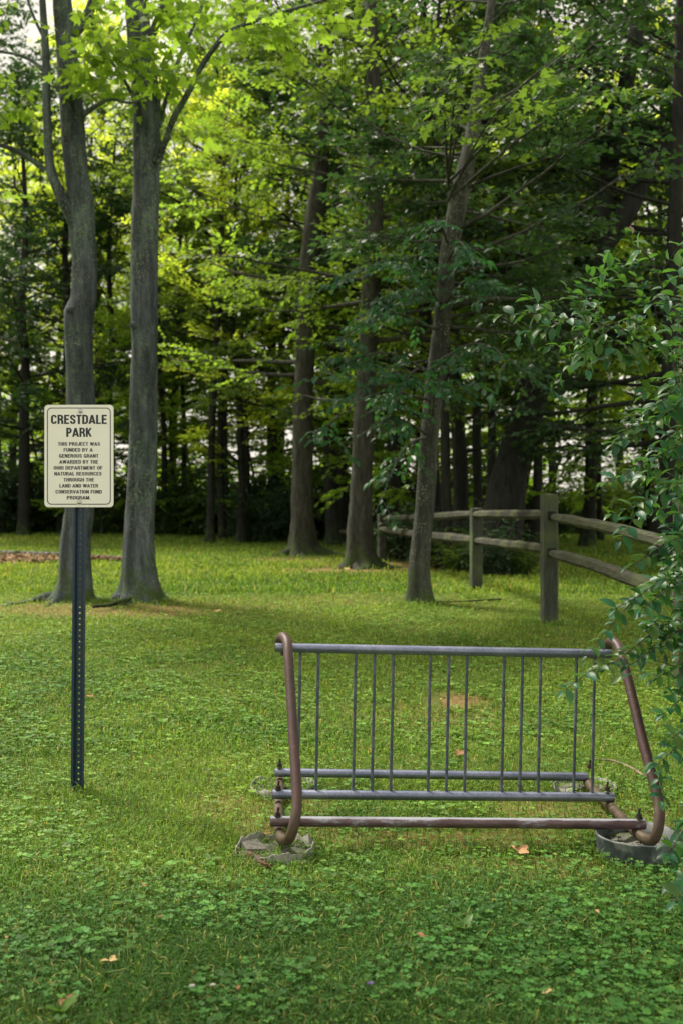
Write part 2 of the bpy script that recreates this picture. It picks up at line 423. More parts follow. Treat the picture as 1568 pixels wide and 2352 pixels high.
def lawn_tone(x, y):
    near = sstep(4.0, 3.1, y+.25*x*0)             # lower, greener tone close by, yellower tone further out
    t = .62*fbm(x*.55+3, y*.4+8)+.38*fbm(x*2.2, y*2.2)
    t = .05+1.15*(t-.22)
    return np.clip(t+.04-.26*near+.10*sstep(5, 9, y), 0, 1)
def scatter(n, y0, y1, g, power=1., wide=.40):
    """points on the strip the lawn fills, density falling with distance"""
    y = y0*(y1/y0)**(g.random(n)**power) if y1/y0 > 1.5 else y0+(y1-y0)*g.random(n)
    x = (g.random(n)*2-1)*(wide*y+.55); return x, y
BED = []
def blades(mb, n, y0, y1, hgt, wid, g, wide=.40, xy=None):
    x, y = scatter(n, y0, y1, g, 1., wide) if xy is None else xy
    n = len(x)
    b = bare(x, y); keep = g.random(n) > b*1.0; 
    dens = fbm(x*1.6+70, y*1.6); keep &= g.random(n) < .45+1.1*dens
    for (x0, y0_, rx, ry) in BED: keep &= ~((np.abs(x-x0) < rx) & (np.abs(y-y0_) < ry))
    x, y = x[keep], y[keep]; n = len(x)
    t = np.clip(lawn_tone(x, y)+(g.random(n)-.5)*.35, 0, 1)
    h = hgt*(.5+.9*g.random(n))*(.6+.8*fbm(x*2.5, y*2.5+4)); wd = wid*(.6+.8*g.random(n))
    az = g.random(n)*2*math.pi; ln = .25+.9*g.random(n)
    base = np.stack([x, y, TZ(x, y)-.006], 1)
    L = np.stack([np.cos(az), np.sin(az), np.zeros(n)], 1); S = np.stack([-np.sin(az), np.cos(az), np.zeros(n)], 1)
    S = S*np.cos(g.random(n)*1.2-.6)[:, None]
    up = np.array([0, 0, 1.])
    mid = base+L*(h*ln*.35)[:, None]+up*(h*.62)[:, None]; tip = base+L*(h*ln)[:, None]+up*(h*(.98-.35*ln))[:, None]
    w2 = wd[:, None]/2
    V = np.stack([base-S*w2, base+S*w2, mid+S*w2*.8, mid-S*w2*.8, tip], 1).reshape(-1, 3)
    k = np.arange(n)[:, None]*5; r = g.random(n)
    mb.add(V, k+np.array([[0, 1, 2, 3]]), 0, r, t)
    mb.loops.append((k+np.array([[3, 2, 4]])+(mb.n-5*n)).ravel()); mb.tot.append(np.full(n, 3)); mb.mi.append(np.zeros(n)); mb.rnd.append(r); mb.tone.append(t)
def clovers(mb, n, y0, y1, size, hgt, g, wide=.40, thr=.45):
    x, y = scatter(n, y0, y1, g, 1., wide)
    c = .5*fbm(x*1.3+120, y*1.3+50)+.5*fbm(x*4.1+20, y*4.1+5); keep = (g.random(n) < sstep(thr-.12, thr+.10, c)) & (g.random(n) > bare(x, y)*.85)
    x, y = x[keep], y[keep]; n = len(x)
    t = np.clip(lawn_tone(x, y)+(g.random(n)-.5)*.4, 0, 1); r = g.random(n)*.85
    c0 = np.stack([x, y, TZ(x, y)+hgt*(.3+.9*g.random(n))], 1); s = size*(.40+1.2*g.random(n)**1.5); a0 = g.random(n)*6.28
    nb = unit(np.stack([(g.random(n)-.5)*.9, (g.random(n)-.65)*.9, np.ones(n)], 1))
    v = np.array([[0, 0, 0], [.36, .34, .05], [.44, .74, .06], [.2, 1.0, .02], [0, .9, 0], [-.2, 1.0, .02], [-.44, .74, .06], [-.36, .34, .05]])
    tpl = (v, [np.array([[0, 1, 2, 3, 4]]), np.array([[0, 4, 5, 6, 7]])])
    for k in range(3):
        a = a0+k*2.094; d = np.stack([np.cos(a), np.sin(a), np.zeros(n)+.12], 1)
        leaves(mb, tpl, c0, d, nb, s, 0, r, t, g)
def creepers(mb, n, y0, y1, size, hgt, g, wide=.42):
    x, y = scatter(n, y0, y1, g, 1., wide); keep = g.random(n) > bare(x, y)*.8; keep &= g.random(n) < .25+1.1*fbm(x*2.1+33, y*2.1+71); x, y = x[keep], y[keep]; n = len(x)
    a = g.random(n)*6.28; d = np.stack([np.cos(a), np.sin(a), g.random(n)*.8-.1], 1); nr = np.stack([g.normal(size=n)*.5, g.normal(size=n)*.5-.3, np.ones(n)], 1)
    leaves(mb, RH, np.stack([x, y, TZ(x, y)+hgt*(.1+g.random(n))], 1), d, nr, size*(.4+.9*g.random(n)**2), 0, g.random(n), np.clip(lawn_tone(x, y)+(g.random(n)-.4)*.5, 0, 1), g)
gg = np.random.default_rng(11)
TUFT = [(177, 1830, .10, 70), (1258, 1434, .16, 260), (1092, 1372, .16, 200), (963, 1388, .30, 300), (318, 1382, .42, 420), (166, 1384, .42, 420), (700, 1280, .6, 300), (830, 1306, .6, 300)]
def tufts(mb, g):
    xs, ys = [], []
    for px, py, rr, k in TUFT:
        c = G(px, py); a = g.random(k)*6.28; q_ = rr*np.sqrt(.15+.85*g.random(k)); xs.append(c[0]+np.cos(a)*q_); ys.append(c[1]+np.sin(a)*q_*.7-.02)
    for cx0, cy0, rr, k in ((-.243, 3.79, .165, 200), (1.083, 3.795, .175, 240), (-.265, 4.66, .16, 140), (1.085, 4.64, .155, 140)):
        a = g.random(k)*6.28; q_ = rr*(.93+.3*g.random(k)); xs.append(cx0+np.cos(a)*q_); ys.append(cy0+np.sin(a)*q_)
    blades(mb, 0, 0, 0, .062, .0045, g, xy=(np.concatenate(xs), np.concatenate(ys)))
g1_ = MB(); tufts(g1_, gg); blades(g1_, 180000, 1.9, 5.2, .042, .0036, gg, .42); blades(g1_, 150000, 5.2, 11.5, .040, .006, gg, .42)
blades(g1_, 150000, 11.5, 34, .07, .016, gg, .46)
grass = g1_.build('grass', M_GRASS, smooth=False); tag(grass, 'short uneven lawn grass covering the ground', 'grass', kind='stuff')
c1_ = MB(); clovers(c1_, 38000, 1.9, 5.4, .0090, .034, gg, .42, .47); clovers(c1_, 5500, 2.2, 5.4, .0140, .040, gg, .42, .45); clovers(c1_, 45000, 5.4, 13, .015, .024, gg, .42, .47); creepers(c1_, 100000, 1.9, 6, .013, .020, gg); creepers(c1_, 60000, 6, 15, .022, .022, gg)
clv = c1_.build('clover', M_CLOVER, smooth=False); tag(clv, 'clover and small round-leaved weeds among the grass', 'clover', kind='stuff')

# ------------------------------------------------------------------ metal, plastic, wood
def galv():
    q = N('galvanised_paint'); v = q.obj(); a = q.noise(90, 5, v, .7); b = q.noise(5, 4, v)
    c = q.ramp(b, [(.3, (.15, .17, .26)), (.7, (.30, .325, .45))])
    c = q.mix(.6, c, q.ramp(a, [(.35, .6), (.65, 1.15)]), 'MULTIPLY')
    ru = q.ramp(q.noise(9, 5, v, .7), [(.66, 0.), (.74, 1.)]); c = q.mix(q.mix(1., ru, (.5, .5, .5), 'MULTIPLY'), c, (.11, .075, .06))
    q.l(c, q.b.inputs['Base Color']); q.b.inputs['Roughness'].default_value = .42; q.b.inputs['Metallic'].default_value = .8
    q.bump(a, .5, .0015); return q.m
def primer():
    q = N('brown_primer_zinc_lit_top'); v = q.obj((.35, 1, 1)); v1 = q.obj()
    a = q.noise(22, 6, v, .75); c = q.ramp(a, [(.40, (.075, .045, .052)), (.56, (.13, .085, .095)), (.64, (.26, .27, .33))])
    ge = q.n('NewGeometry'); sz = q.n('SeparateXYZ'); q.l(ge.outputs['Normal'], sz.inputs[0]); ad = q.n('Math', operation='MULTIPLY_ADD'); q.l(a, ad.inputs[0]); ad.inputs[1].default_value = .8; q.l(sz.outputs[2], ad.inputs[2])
    mr = q.n('MapRange'); q.l(ad.outputs[0], mr.inputs[0]); mr.inputs[1].default_value = 1.12; mr.inputs[2].default_value = 1.25; c = q.mix(mr.outputs[0], c, (.33, .34, .40))  # pale upward faces paint in the rail's top highlight along with worn primer
    q.l(c, q.b.inputs['Base Color']); q.b.inputs['Roughness'].default_value = .35; q.b.inputs['Metallic'].default_value = .25
    q.bump(q.noise(80, 5, v1), .35, .001); return q.m
def rusty():
    q = N('red_brown_painted_pipe'); v = q.obj(); a = q.noise(35, 6, v, .7); b = q.noise(6, 4, v)
    c = q.ramp(b, [(.3, (.038, .016, .016)), (.65, (.068, .029, .028))])
    c = q.mix(q.ramp(a, [(.56, 0.), (.72, .6)]), c, (.14, .10, .11))
    sx = q.n('SeparateXYZ'); q.l(v, sx.inputs[0]); mr = q.n('MapRange'); q.l(sx.outputs[2], mr.inputs[0]); mr.inputs[1].default_value = .26; mr.inputs[2].default_value = .05
    c = q.mix(mr.outputs[0], c, q.ramp(a, [(.35, (.045, .033, .02)), (.65, (.10, .068, .038))]))
    q.l(c, q.b.inputs['Base Color']); q.b.inputs['Roughness'].default_value = .55
    q.bump(a, .5, .002); return q.m
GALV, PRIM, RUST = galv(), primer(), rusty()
BARM = plain('bar_dark_zinc', (.10, .115, .17), .45, .5, 120, .3, .3, .001, (.17, .185, .25), 14)
BOLT = plain('dark_bolt', (.05, .045, .045), .5, .6, 120, .5, .5, .001, (.10, .06, .04), 30)
CONC = plain('mossy_concrete', (.13, .125, .11), .95, 0, 45, .5, .9, .01, (.05, .075, .02), 6)
SHELL_W = plain('pale_weathered_plastic', (.26, .26, .235), .75, 0, 40, .35, .5, .003, (.16, .17, .13), 9)
SHELL_G = plain('grey_bucket_plastic', (.05, .064, .072), .55, 0, 35, .3, .25, .002, (.20, .22, .22), 10)
BRICK = plain('red_brick_chunk', (.10, .042, .03), .9, 0, 40, .4, .7, .005)

# ------------------------------------------------------------------ bicycle rack
rack = thing('bike_rack', 'grey pipe bicycle rack with thin upright bars and red-brown bent end frames on the lawn', 'bike rack', (.42, 4.24, 0))
PR = .0192
DF, DM, DR = 3.86, 4.24, 4.62
def pipe(name, A, B, mat, r=PR, caps=True, label=None):
    m = MB(); A = np.array(A); B = np.array(B); d = unit(B-A)
    pts = [A+(B-A)*t for t in np.linspace(0, 1, 14)]
    tube(m, pts, r, 20, None, rough=.012)
    # open, slightly inset ends
    for e, s in ((A, -1), (B, 1)):
        tube(m, [e+d*s*.0015, e-d*s*.02], [r*.82, r*.80], 16, None, mi=1, cap=True)
    o = m.build(name, [mat, BOLT], rack)
    if label: o['label'] = label
    return o
top = pipe('top_rail', P(633, 1487, DM), P(1402, 1502, DM), GALV)
midr = pipe('base_rail', P(627, 1824, DM), P(1408, 1831, DM), GALV)
pipe('base_rail', P(632, 1774, DR), P(1348, 1784, DR), GALV)
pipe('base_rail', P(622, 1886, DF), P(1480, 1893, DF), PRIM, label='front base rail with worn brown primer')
for i, xx in enumerate((690, 732, 817, 860, 903, 988, 1030, 1072, 1157, 1199, 1241, 1323, 1365)):
    m = MB(); yt = 1487+15*(xx-633)/769.; yb = 1824+7*(xx-627)/781.
    A = P(xx, yt+6, DM); B = P(xx-6.5, yb-6, DM); w_ = (rng.random(3)-.5)*.003
    tube(m, [A, A*.66+B*.34+w_, A*.33+B*.67-w_*.6, B], .0062, 12, .05)
    for E, s in ((A, -1), (B, 1)):      # weld beads
        E2 = E+np.array([0, 0, -s*.014 if s > 0 else -.012]) if False else E
        tube(m, [E+[0, 0, .012*s*-1], E+[0, 0, .0]], [.0072, .0095], 10, None)
    m.build('bar', BARM, rack)
def side_frame(pts):
    m = MB(); tube(m, pts, PR, 22, .025, rough=.02); return m.build('side_frame', RUST, rack)
def Q(px, d, z): return np.array([(px-CX)/F*d, d, z])
side_frame([Q(641, 4.31, .705), Q(644, 4.29, .728), Q(651, 4.245, .741), Q(660, 4.19, .722), Q(663, 4.13, .66), Q(669, 4.02, .52), Q(675, 3.90, .37), Q(681, 3.81, .26), Q(682, 3.755, .19), Q(676, 3.72, .135),
            Q(666, 3.722, .085), Q(652, 3.775, .060), Q(642, 3.86, .058), Q(640, 4.24, .052), Q(642, 4.50, .048), Q(643, 4.66, .048)])
side_frame([Q(1394, 4.31, .690), Q(1398, 4.285, .712), Q(1406, 4.24, .722), Q(1420, 4.19, .705), Q(1432, 4.12, .645), Q(1453, 4.02, .52), Q(1478, 3.90, .37), Q(1500, 3.81, .26), Q(1512, 3.755, .19), Q(1512, 3.72, .135),
            Q(1503, 3.722, .085), Q(1487, 3.775, .060), Q(1458, 3.88, .058), Q(1400, 4.24, .052), Q(1362, 4.50, .048), Q(1345, 4.66, .048)])
def bolt(px, d, z, h=.036, name='bolt'):
    m = MB(); c = Q(px, d, z)
    tube(m, [c, c+[.001, 0, .006]], .013, 12, None)
    tube(m, [c+[0, 0, .005], c+[.001, 0, .016]], .0105, 6, None); tube(m, [c+[0, 0, .012], c+[.003, .001, h]], .005, 8, None)
    m.build(name, BOLT, rack)
for px, d, z in ((642, DR, .1165), (639, DM, .1175), (638, DF, .1175), (1353, DR, .1125), (1393, DM, .113), (1466, DF, .1135)): bolt(px, d, z)
for px, z in ((650, .665), (1424, .645)):      # nut end under the top rail
    m = MB(); c = Q(px, DM, z); tube(m, [c, c+[0, 0, .03]], .010, 6, None); m.build('bolt', BOLT, rack)
# scratch marks on the middle rail are small chips of bare metal
# ------------------------------------------------------------------ bucket footings
def footing(c, r, h, shell, label, gaps=(), rag=.012, th=.004, seg=72, lip=False, conc_h=.6, seed=1, tilt=0., group='cut-off concrete bucket footings under the rack'):
    g = np.random.default_rng(seed); t = thing('bucket_footing', label, 'footing', (c[0], c[1], c[2]), group)
    th_ = np.arange(seg+1)/seg*2*math.pi; m = MB()
    top_ = h+rag*(np.array([fbm(np.array([i*.33+seed*9.]), np.array([seed*3.]))[0] for i in range(seg)]+[0])-.5)*2; top_[-1] = top_[0]
    wob = 1+.02*np.sin(th_*3+seed)
    top_ = top_+tilt*np.sin(th_)
    prof = [(r*1.0, -.05), (r*1.0, 0), (r*1.01, None)] + ([(r*1.035, None), (r*1.035, 'l'), (r*.985, 'l')] if lip else [(r*1.01-th, None)]) + [(r*.985-th, -.05)]
    rings = []
    for k, (rr, z) in enumerate(prof):
        zz = top_*1. if z is None else (top_-.012 if z == 'l' else np.full(seg+1, float(z)))
        if lip and k == 2: zz = top_-.014
        if lip and k == 3: zz = top_-.004
        if lip and k == 4: zz = top_+.001
        if lip and k == 5: zz = top_+.001
        rings.append(np.stack([c[0]+rr*wob*np.cos(th_), c[1]+rr*wob*np.sin(th_), c[2]+zz], 1))
    V = np.concatenate(rings); fs = []
    for k in range(len(rings)-1):
        for i in range(seg):
            a = math.degrees(th_[i])
            if any(lo <= a <= hi for lo, hi in gaps): continue
            fs.append([k*(seg+1)+i, k*(seg+1)+i+1, (k+1)*(seg+1)+i+1, (k+1)*(seg+1)+i])
    m.add(V, fs); m.build('bucket_rim', shell, t)
    # lumpy concrete plug
    m = MB(); nr = 16; V = [[c[0], c[1], c[2]+h*conc_h]]; 
    for k in range(1, nr+1):
        for i in range(seg):
            rr = (r-th*1.6)*k/nr; x = c[0]+rr*math.cos(th_[i]); y = c[1]+rr*math.sin(th_[i])
            n_ = float(fbm(np.array([x*22+seed*5]), np.array([y*22]), 4)[0]); z = c[2]+h*conc_h+.03*(n_-.5)-.012*(k/nr)**4
            V.append([x, y, z])
    for i in range(seg): V.append([V[1+(nr-1)*seg+i][0], V[1+(nr-1)*seg+i][1], c[2]-.05])
    fs3 = [[0, 1+i, 1+(i+1) % seg] for i in range(seg)]
    m.poly(V, fs3); b = m.n-len(V)
    q4 = np.array([[1+k*seg+i, 1+k*seg+(i+1) % seg, 1+(k+1)*seg+(i+1) % seg, 1+(k+1)*seg+i] for k in range(nr) for i in range(seg)])
    m.loops.append((q4+b).ravel()); m.tot.append(np.full(len(q4), 4)); m.mi.append(np.zeros(len(q4))); m.rnd.append(np.zeros(len(q4))); m.tone.append(np.zeros(len(q4)))
    m.build('concrete', CONC, t); return t
fz = lambda c: (c[0], c[1], float(TZ(c[0], c[1])))
ff = footing(fz((-.243, 3.79)), .142, .040, SHELL_W, 'broken pale bucket footing with a red chunk at the front left foot of the rack', gaps=((196, 243),), rag=.022, seed=2, conc_h=.45)
m = MB(); cc = np.array([-.31, 3.675, .012])
box(m, cc, (.028, .10, .042), .75, jit=.015, lean=(.01, 0)); box(m, cc+[.045, -.05, -.004], (.03, .07, .045), .5, jit=.012); m.build('red_shard', BRICK, ff, smooth=False)
m = MB(); box(m, np.array([-.318, 3.80, .006]), (.07, .11, .045), .35, jit=.02); m.build('concrete_lump', CONC, ff, smooth=False)
footing(fz((1.083, 3.795)), .147, .080, SHELL_G, 'dark grey cut-down bucket footing at the front right foot of the rack', rag=.004, lip=True, seed=5, conc_h=.55)
footing(fz((-.265, 4.66)), .143, .028, SHELL_W, 'pale bucket footing sunk in the lawn at the rear left foot of the rack', gaps=((75, 110),), rag=.012, seed=8, conc_h=.4)
footing(fz((1.085, 4.64)), .138, .030, SHELL_W, 'pale bucket footing at the rear right foot of the rack near the dead stick', gaps=(), rag=.012, seed=11, conc_h=.5)

# ------------------------------------------------------------------ park sign
SD = 4.585
def S(px, py, d=SD): return P(px, py, d)
sg = thing('park_sign', 'cream Crestdale Park notice sign on a dark blue perforated steel post', 'sign', (S(177.5, 1828)[0], SD+.02, 0))
M_SIGN = plain('sign_cream', (.95, .935, .91), .35, 0, 8, .02, 0)
M_INK = plain('sign_ink', (.018, .022, .04), .45, 0, 20, .2, 0)
M_POST = plain('post_navy_paint', (.022, .045, .085), .38, .1, 60, .25, .15, .001, (.035, .05, .07), 14)
M_STEEL = plain('bright_steel', (.55, .55, .56), .25, .95, 30, .1, 0)
xl, yt, xr, yb = 102.8, 929.5, 261.4, 1164.7
def rrect(x0, y0, x1, y1, r, k=8):      # metres, in sign plane (x, z)
    p = []
    for cx0, cy0, a0 in ((x1-r, y1-r, 0), (x0+r, y1-r, 90), (x0+r, y0+r, 180), (x1-r, y0+r, 270)):
        for i in range(k+1):
            a = R(a0+90*i/k); p.append((cx0+r*math.cos(a), cy0+r*math.sin(a)))
    return np.array(p)
A, B = S(xl, yb), S(xr, yt)
def plate(name, pts, y0, y1, mat, parent, shear=.004):
    m = MB(); n = len(pts); f = np.array([[x, y0, z] for x, z in pts]); b = np.array([[x, y1, z] for x, z in pts])
    m.poly(np.vstack([f, b]), [list(range(n))[::-1], list(range(n, 2*n))]+[[i, (i+1) % n, n+(i+1) % n, n+i] for i in range(n)]); return m.build(name, mat, parent, smooth=False)
panel = plate('sign_panel', rrect(A[0], A[2], B[0], B[2], .017), SD-.001, SD+.0015, M_SIGN, sg)
m = MB(); o1 = rrect(A[0]+.0115, A[2]+.0115, B[0]-.0120, B[2]-.0125, .020); o2 = rrect(A[0]+.0152, A[2]+.0152, B[0]-.0157, B[2]-.0162, .0165); n = len(o1)
V = np.array([[x, SD-.0016, z] for x, z in np.vstack([o1, o2])]); m.add(V, [[i, n+i, n+(i+1) % n, (i+1) % n] for i in range(n)]); m.build('border_line', M_INK, panel, smooth=False)
W_ = .50
def arcp(cx, cy, rx, ry, a0, a1, n=7): return [(cx+rx*math.cos(R(a)), cy+ry*math.sin(R(a))) for a in np.linspace(a0, a1, n)]
GL = {   # centre lines of a narrow heavy grotesque, cap height 1
 'A': (.56, [[(.05, 0), (.28, .97)], [(.51, 0), (.28, .97)], [(.13, .25), (.43, .25)]]),
 'B': (W_, [[(.08, 0), (.08, 1)], [(.0, .925), (.22, .925)]+arcp(.24, .74, .17, .185, 90, -90)+[(.05, .53)], [(.0, .075), (.22, .075)]+arcp(.24, .30, .19, .23, -90, 90)]),
 'C': (W_, [arcp(.25, .70, .17, .225, 0, 180)+arcp(.25, .30, .17, .225, 180, 360)]),
 'D': (W_, [[(.08, 0), (.08, 1)], [(.0, .925), (.2, .925)]+arcp(.22, .72, .20, .205, 90, 0, 5)+arcp(.22, .28, .20, .205, 0, -90, 5)+[(.0, .075)]]),
 'E': (.44, [[(.08, 0), (.08, 1)], [(.0, .925), (.44, .925)], [(.1, .52), (.40, .52)], [(.0, .075), (.44, .075)]]),
 'F': (.42, [[(.08, 0), (.08, 1)], [(.0, .925), (.42, .925)], [(.1, .49), (.38, .49)]]),
 'G': (W_, [arcp(.25, .70, .17, .225, 0, 180)+arcp(.25, .30, .17, .225, 180, 345), [(.42, 0), (.42, .5)], [(.25, .44), (.49, .44)]]),
 'H': (W_, [[(.08, 0), (.08, 1)], [(.42, 0), (.42, 1)], [(.1, .5), (.4, .5)]]),
 'I': (.16, [[(.08, 0), (.08, 1)]]),
 'J': (.40, [[(.32, 1), (.32, .28)]+arcp(.20, .25, .12, .175, 0, -180)+[(.08, .34)]]),
 'K': (.52, [[(.08, 0), (.08, 1)], [(.10, .36), (.44, 1.)], [(.20, .52), (.45, 0)]]),
 'L': (.42, [[(.08, 0), (.08, 1)], [(.0, .075), (.42, .075)]]),
 'M': (.64, [[(.08, 0), (.08, 1)], [(.56, 0), (.56, 1)], [(.10, 1.), (.32, .05)], [(.54, 1.), (.32, .05)]]),
 'N': (.52, [[(.08, 0), (.08, 1)], [(.44, 0), (.44, 1)], [(.09, .98), (.43, .02)]]),
 'O': (W_, [arcp(.25, .70, .17, .225, 0, 180)+arcp(.25, .30, .17, .225, 180, 360)+[(.42, .70)]]),
 'P': (.48, [[(.08, 0), (.08, 1)], [(.0, .925), (.22, .925)]+arcp(.23, .69, .17, .235, 90, -90)+[(.05, .455)]]),
 'R': (.50, [[(.08, 0), (.08, 1)], [(.0, .925), (.22, .925)]+arcp(.24, .71, .17, .215, 90, -90)+[(.05, .495)], [(.26, .48), (.37, .42), (.41, .28), (.42, 0)]]),
 'S': (.48, [[(.40, .68)]+arcp(.24, .72, .16, .205, 0, 180)+[(.09, .66), (.20, .54), (.32, .46), (.40, .34)]+arcp(.24, .27, .16, .195, 0, -180)+[(.08, .33)]]),
 'T': (.44, [[(.22, 0), (.22, 1)], [(.0, .925), (.44, .925)]]),
 'U': (W_, [[(.08, 1), (.08, .30)]+arcp(.25, .27, .17, .195, 180, 360)+[(.42, .30), (.42, 1)]]),
 'V': (.54, [[(.06, 1), (.27, .03)], [(.48, 1), (.27, .03)]]),
 'W': (.76, [[(.06, 1), (.21, .03)], [(.38, .95), (.21, .03)], [(.38, .95), (.55, .03)], [(.70, 1), (.55, .03)]]),
 'Y': (.52, [[(.06, 1), (.26, .45)], [(.46, 1), (.26, .45)], [(.26, 0), (.26, .48)]]),
 '.': (.16, [[(.08, 0), (.08, .15)]])}
def text(s, x0, x1, ytop, ybase, bold):
    X0, X1 = S(x0/7.759+82.67, 0)[0], S(x1/7.759+82.67, 0)[0]; zt = S(0, ytop/7.759+909.3)[2]; zb = S(0, ybase/7.759+909.3)[2]
    tot = sum(.30 if c == ' ' else GL[c][0]+.085 for c in s)-.085; k = (X1-X0)/tot; hz = zt-zb; m = MB(); x = 0; lay = 0
    for c in s:
        if c == ' ': x += .30; continue
        for st in GL[c][1]:
            p = np.array(st, float); d = unit(np.gradient(p, axis=0)) if len(p) > 2 else unit(np.tile(p[1]-p[0], (2, 1)))
            nrm = np.stack([-d[:, 1]*.5*bold, d[:, 0]*.5*bold*.94], 1); a, b_ = p+nrm, p-nrm; lay += 1; n = len(p)
            V = [[X0+(x+q[0])*k, SD-.0016-.00004*(lay % 4), zb+hz*min(1., max(0., q[1]))] for q in np.vstack([a, b_])]
            m.add(V, [[i, i+1, n+i+1, n+i] for i in range(n-1)])
        x += GL[c][0]+.085
    m.build('lettering', M_INK, panel, smooth=False)
for a in (('CRESTDALE', 276, 1268, 335, 499, .185), ('PARK', 549, 998, 566, 728, .185), ('THIS PROJECT WAS', 398, 1147, 822, 886, .175), ('FUNDED BY A', 500, 1015, 929, 992, .175),
          ('GENEROUS GRANT', 420, 1118, 1035, 1099, .175), ('AWARDED BY THE', 425, 1112, 1142, 1206, .175), ('OHIO DEPARTMENT OF', 322, 1190, 1249, 1312, .175),
          ('NATURAL RESOURCES', 335, 1175, 1354, 1417, .175), ('THROUGH THE', 500, 1040, 1461, 1524, .175), ('LAND AND WATER', 425, 1112, 1568, 1631, .175),
          ('CONSERVATION FUND', 357, 1180, 1675, 1738, .175), ('PROGRAM.', 558, 978, 1780, 1844, .175)): text(*a)
for px, py in ((185.4, 944.4), (183, 1153.8)):
    m = MB(); c = S(px, py); 
    tube(m, [c+[0, -.0012, 0], c+[0, -.003, 0]], [.0125, .012], 20, None)
    for k in range(5):
        a0, a1 = k*.31, (k+1)*.31; tube(m, [c+[0, -.003-.006*math.sin(a0), 0], c+[0, -.003-.006*math.sin(a1), 0]], [.0085*math.cos(a0), max(.0004, .0085*math.cos(a1))], 16, None, cap=(k == 4))
    m.build('bolt', M_STEEL, sg)
# hat-section post, one hole to the inch
pb = S(177.5, 1830); ptop = S(185, 934); zb_, zt_ = -.15, ptop[2]; nI = int((zt_-zb_)/.0254)
def pc(z): t = (z-0)/(ptop[2]-0); return pb[0]+(ptop[0]-pb[0])*t
m = MB(); web = .0165/2+.004; yf = SD+.022; hh = .0045
for i in range(nI):
    z0 = zb_+i*.0254; z1 = z0+.0254; zc = (z0+z1)/2
    o = [(-web, z0), (web, z0), (web, z1), (-web, z1)]
    outer = [(web, zc), (web, z1), (0, z1), (-web, z1), (-web, zc), (-web, z0), (0, z0), (web, z0)]
    for yy, fl_ in ((yf, 1), (yf+.0028, -1)):
        V = [[pc(a[1])+a[0], yy, a[1]] for a in outer]+[[pc(zc)+hh*math.cos(k*math.pi/4), yy, zc+hh*math.sin(k*math.pi/4)] for k in range(8)]
        m.add(V, [[k, (k+1) % 8, 8+(k+1) % 8, 8+k][::fl_] for k in range(8)])
    V = [[pc(zc)+hh*math.cos(k*math.pi/4), yy, zc+hh*math.sin(k*math.pi/4)] for yy in (yf, yf+.0028) for k in range(8)]
    m.add(V, [[k, 8+k, 8+(k+1) % 8, (k+1) % 8] for k in range(8)])
# side walls and flanges as thick strips
prof = [(-web, yf), (-.0190, SD+.0035), (-.0290, SD+.0035), (-.0290, SD+.0065), (-.0215, SD+.0065), (-web-.0012, yf+.0028)]
for sx in (1, -1):
    zz = np.linspace(zb_, zt_, 24); V = np.array([[pc(z)-sx*a, b, z] for z in zz for a, b in prof]); k = len(prof)
    m.add(V, [[i*k+j, i*k+(j+1) % k, (i+1)*k+(j+1) % k, (i+1)*k+j][::sx] for i in range(23) for j in range(k)])
    m.poly(V[-k:], [list(range(k))])
m.build('post', M_POST, sg, smooth=False)

# ------------------------------------------------------------------ split rail fence
def wood(name, a, b):
    q = N(name); v = q.obj((9, 9, 1.2)); n1 = q.noise(6, 6, v, .7); n2 = q.noise(3, 3, q.obj())
    c = q.ramp(n1, [(.3, tuple(x*.5 for x in a)), (.55, a), (.75, b)])
    c = q.mix(q.ramp(n2, [(.45, 0.), (.65, .7)]), c, (.09, .12, .04))
    q.l(c, q.b.inputs['Base Color']); q.b.inputs['Roughness'].default_value = .9; q.bump(n1, .8, .006); return q.m
def wood_rail(name, a, b):
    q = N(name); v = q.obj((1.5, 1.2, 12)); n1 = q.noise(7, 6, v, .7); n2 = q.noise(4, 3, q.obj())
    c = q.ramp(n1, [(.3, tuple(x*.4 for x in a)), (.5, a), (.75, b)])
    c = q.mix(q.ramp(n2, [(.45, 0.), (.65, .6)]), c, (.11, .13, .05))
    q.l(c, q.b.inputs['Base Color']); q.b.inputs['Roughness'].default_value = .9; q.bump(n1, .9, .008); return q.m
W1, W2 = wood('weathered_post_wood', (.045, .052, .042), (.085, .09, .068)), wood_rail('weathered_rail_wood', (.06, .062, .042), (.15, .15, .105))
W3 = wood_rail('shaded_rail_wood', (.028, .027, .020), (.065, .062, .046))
fence = thing('split_rail_fence', 'weathered two-rail split wood fence running from the shrub back into the trees', 'fence', P(1260, 1432, 9.25))
posts = []
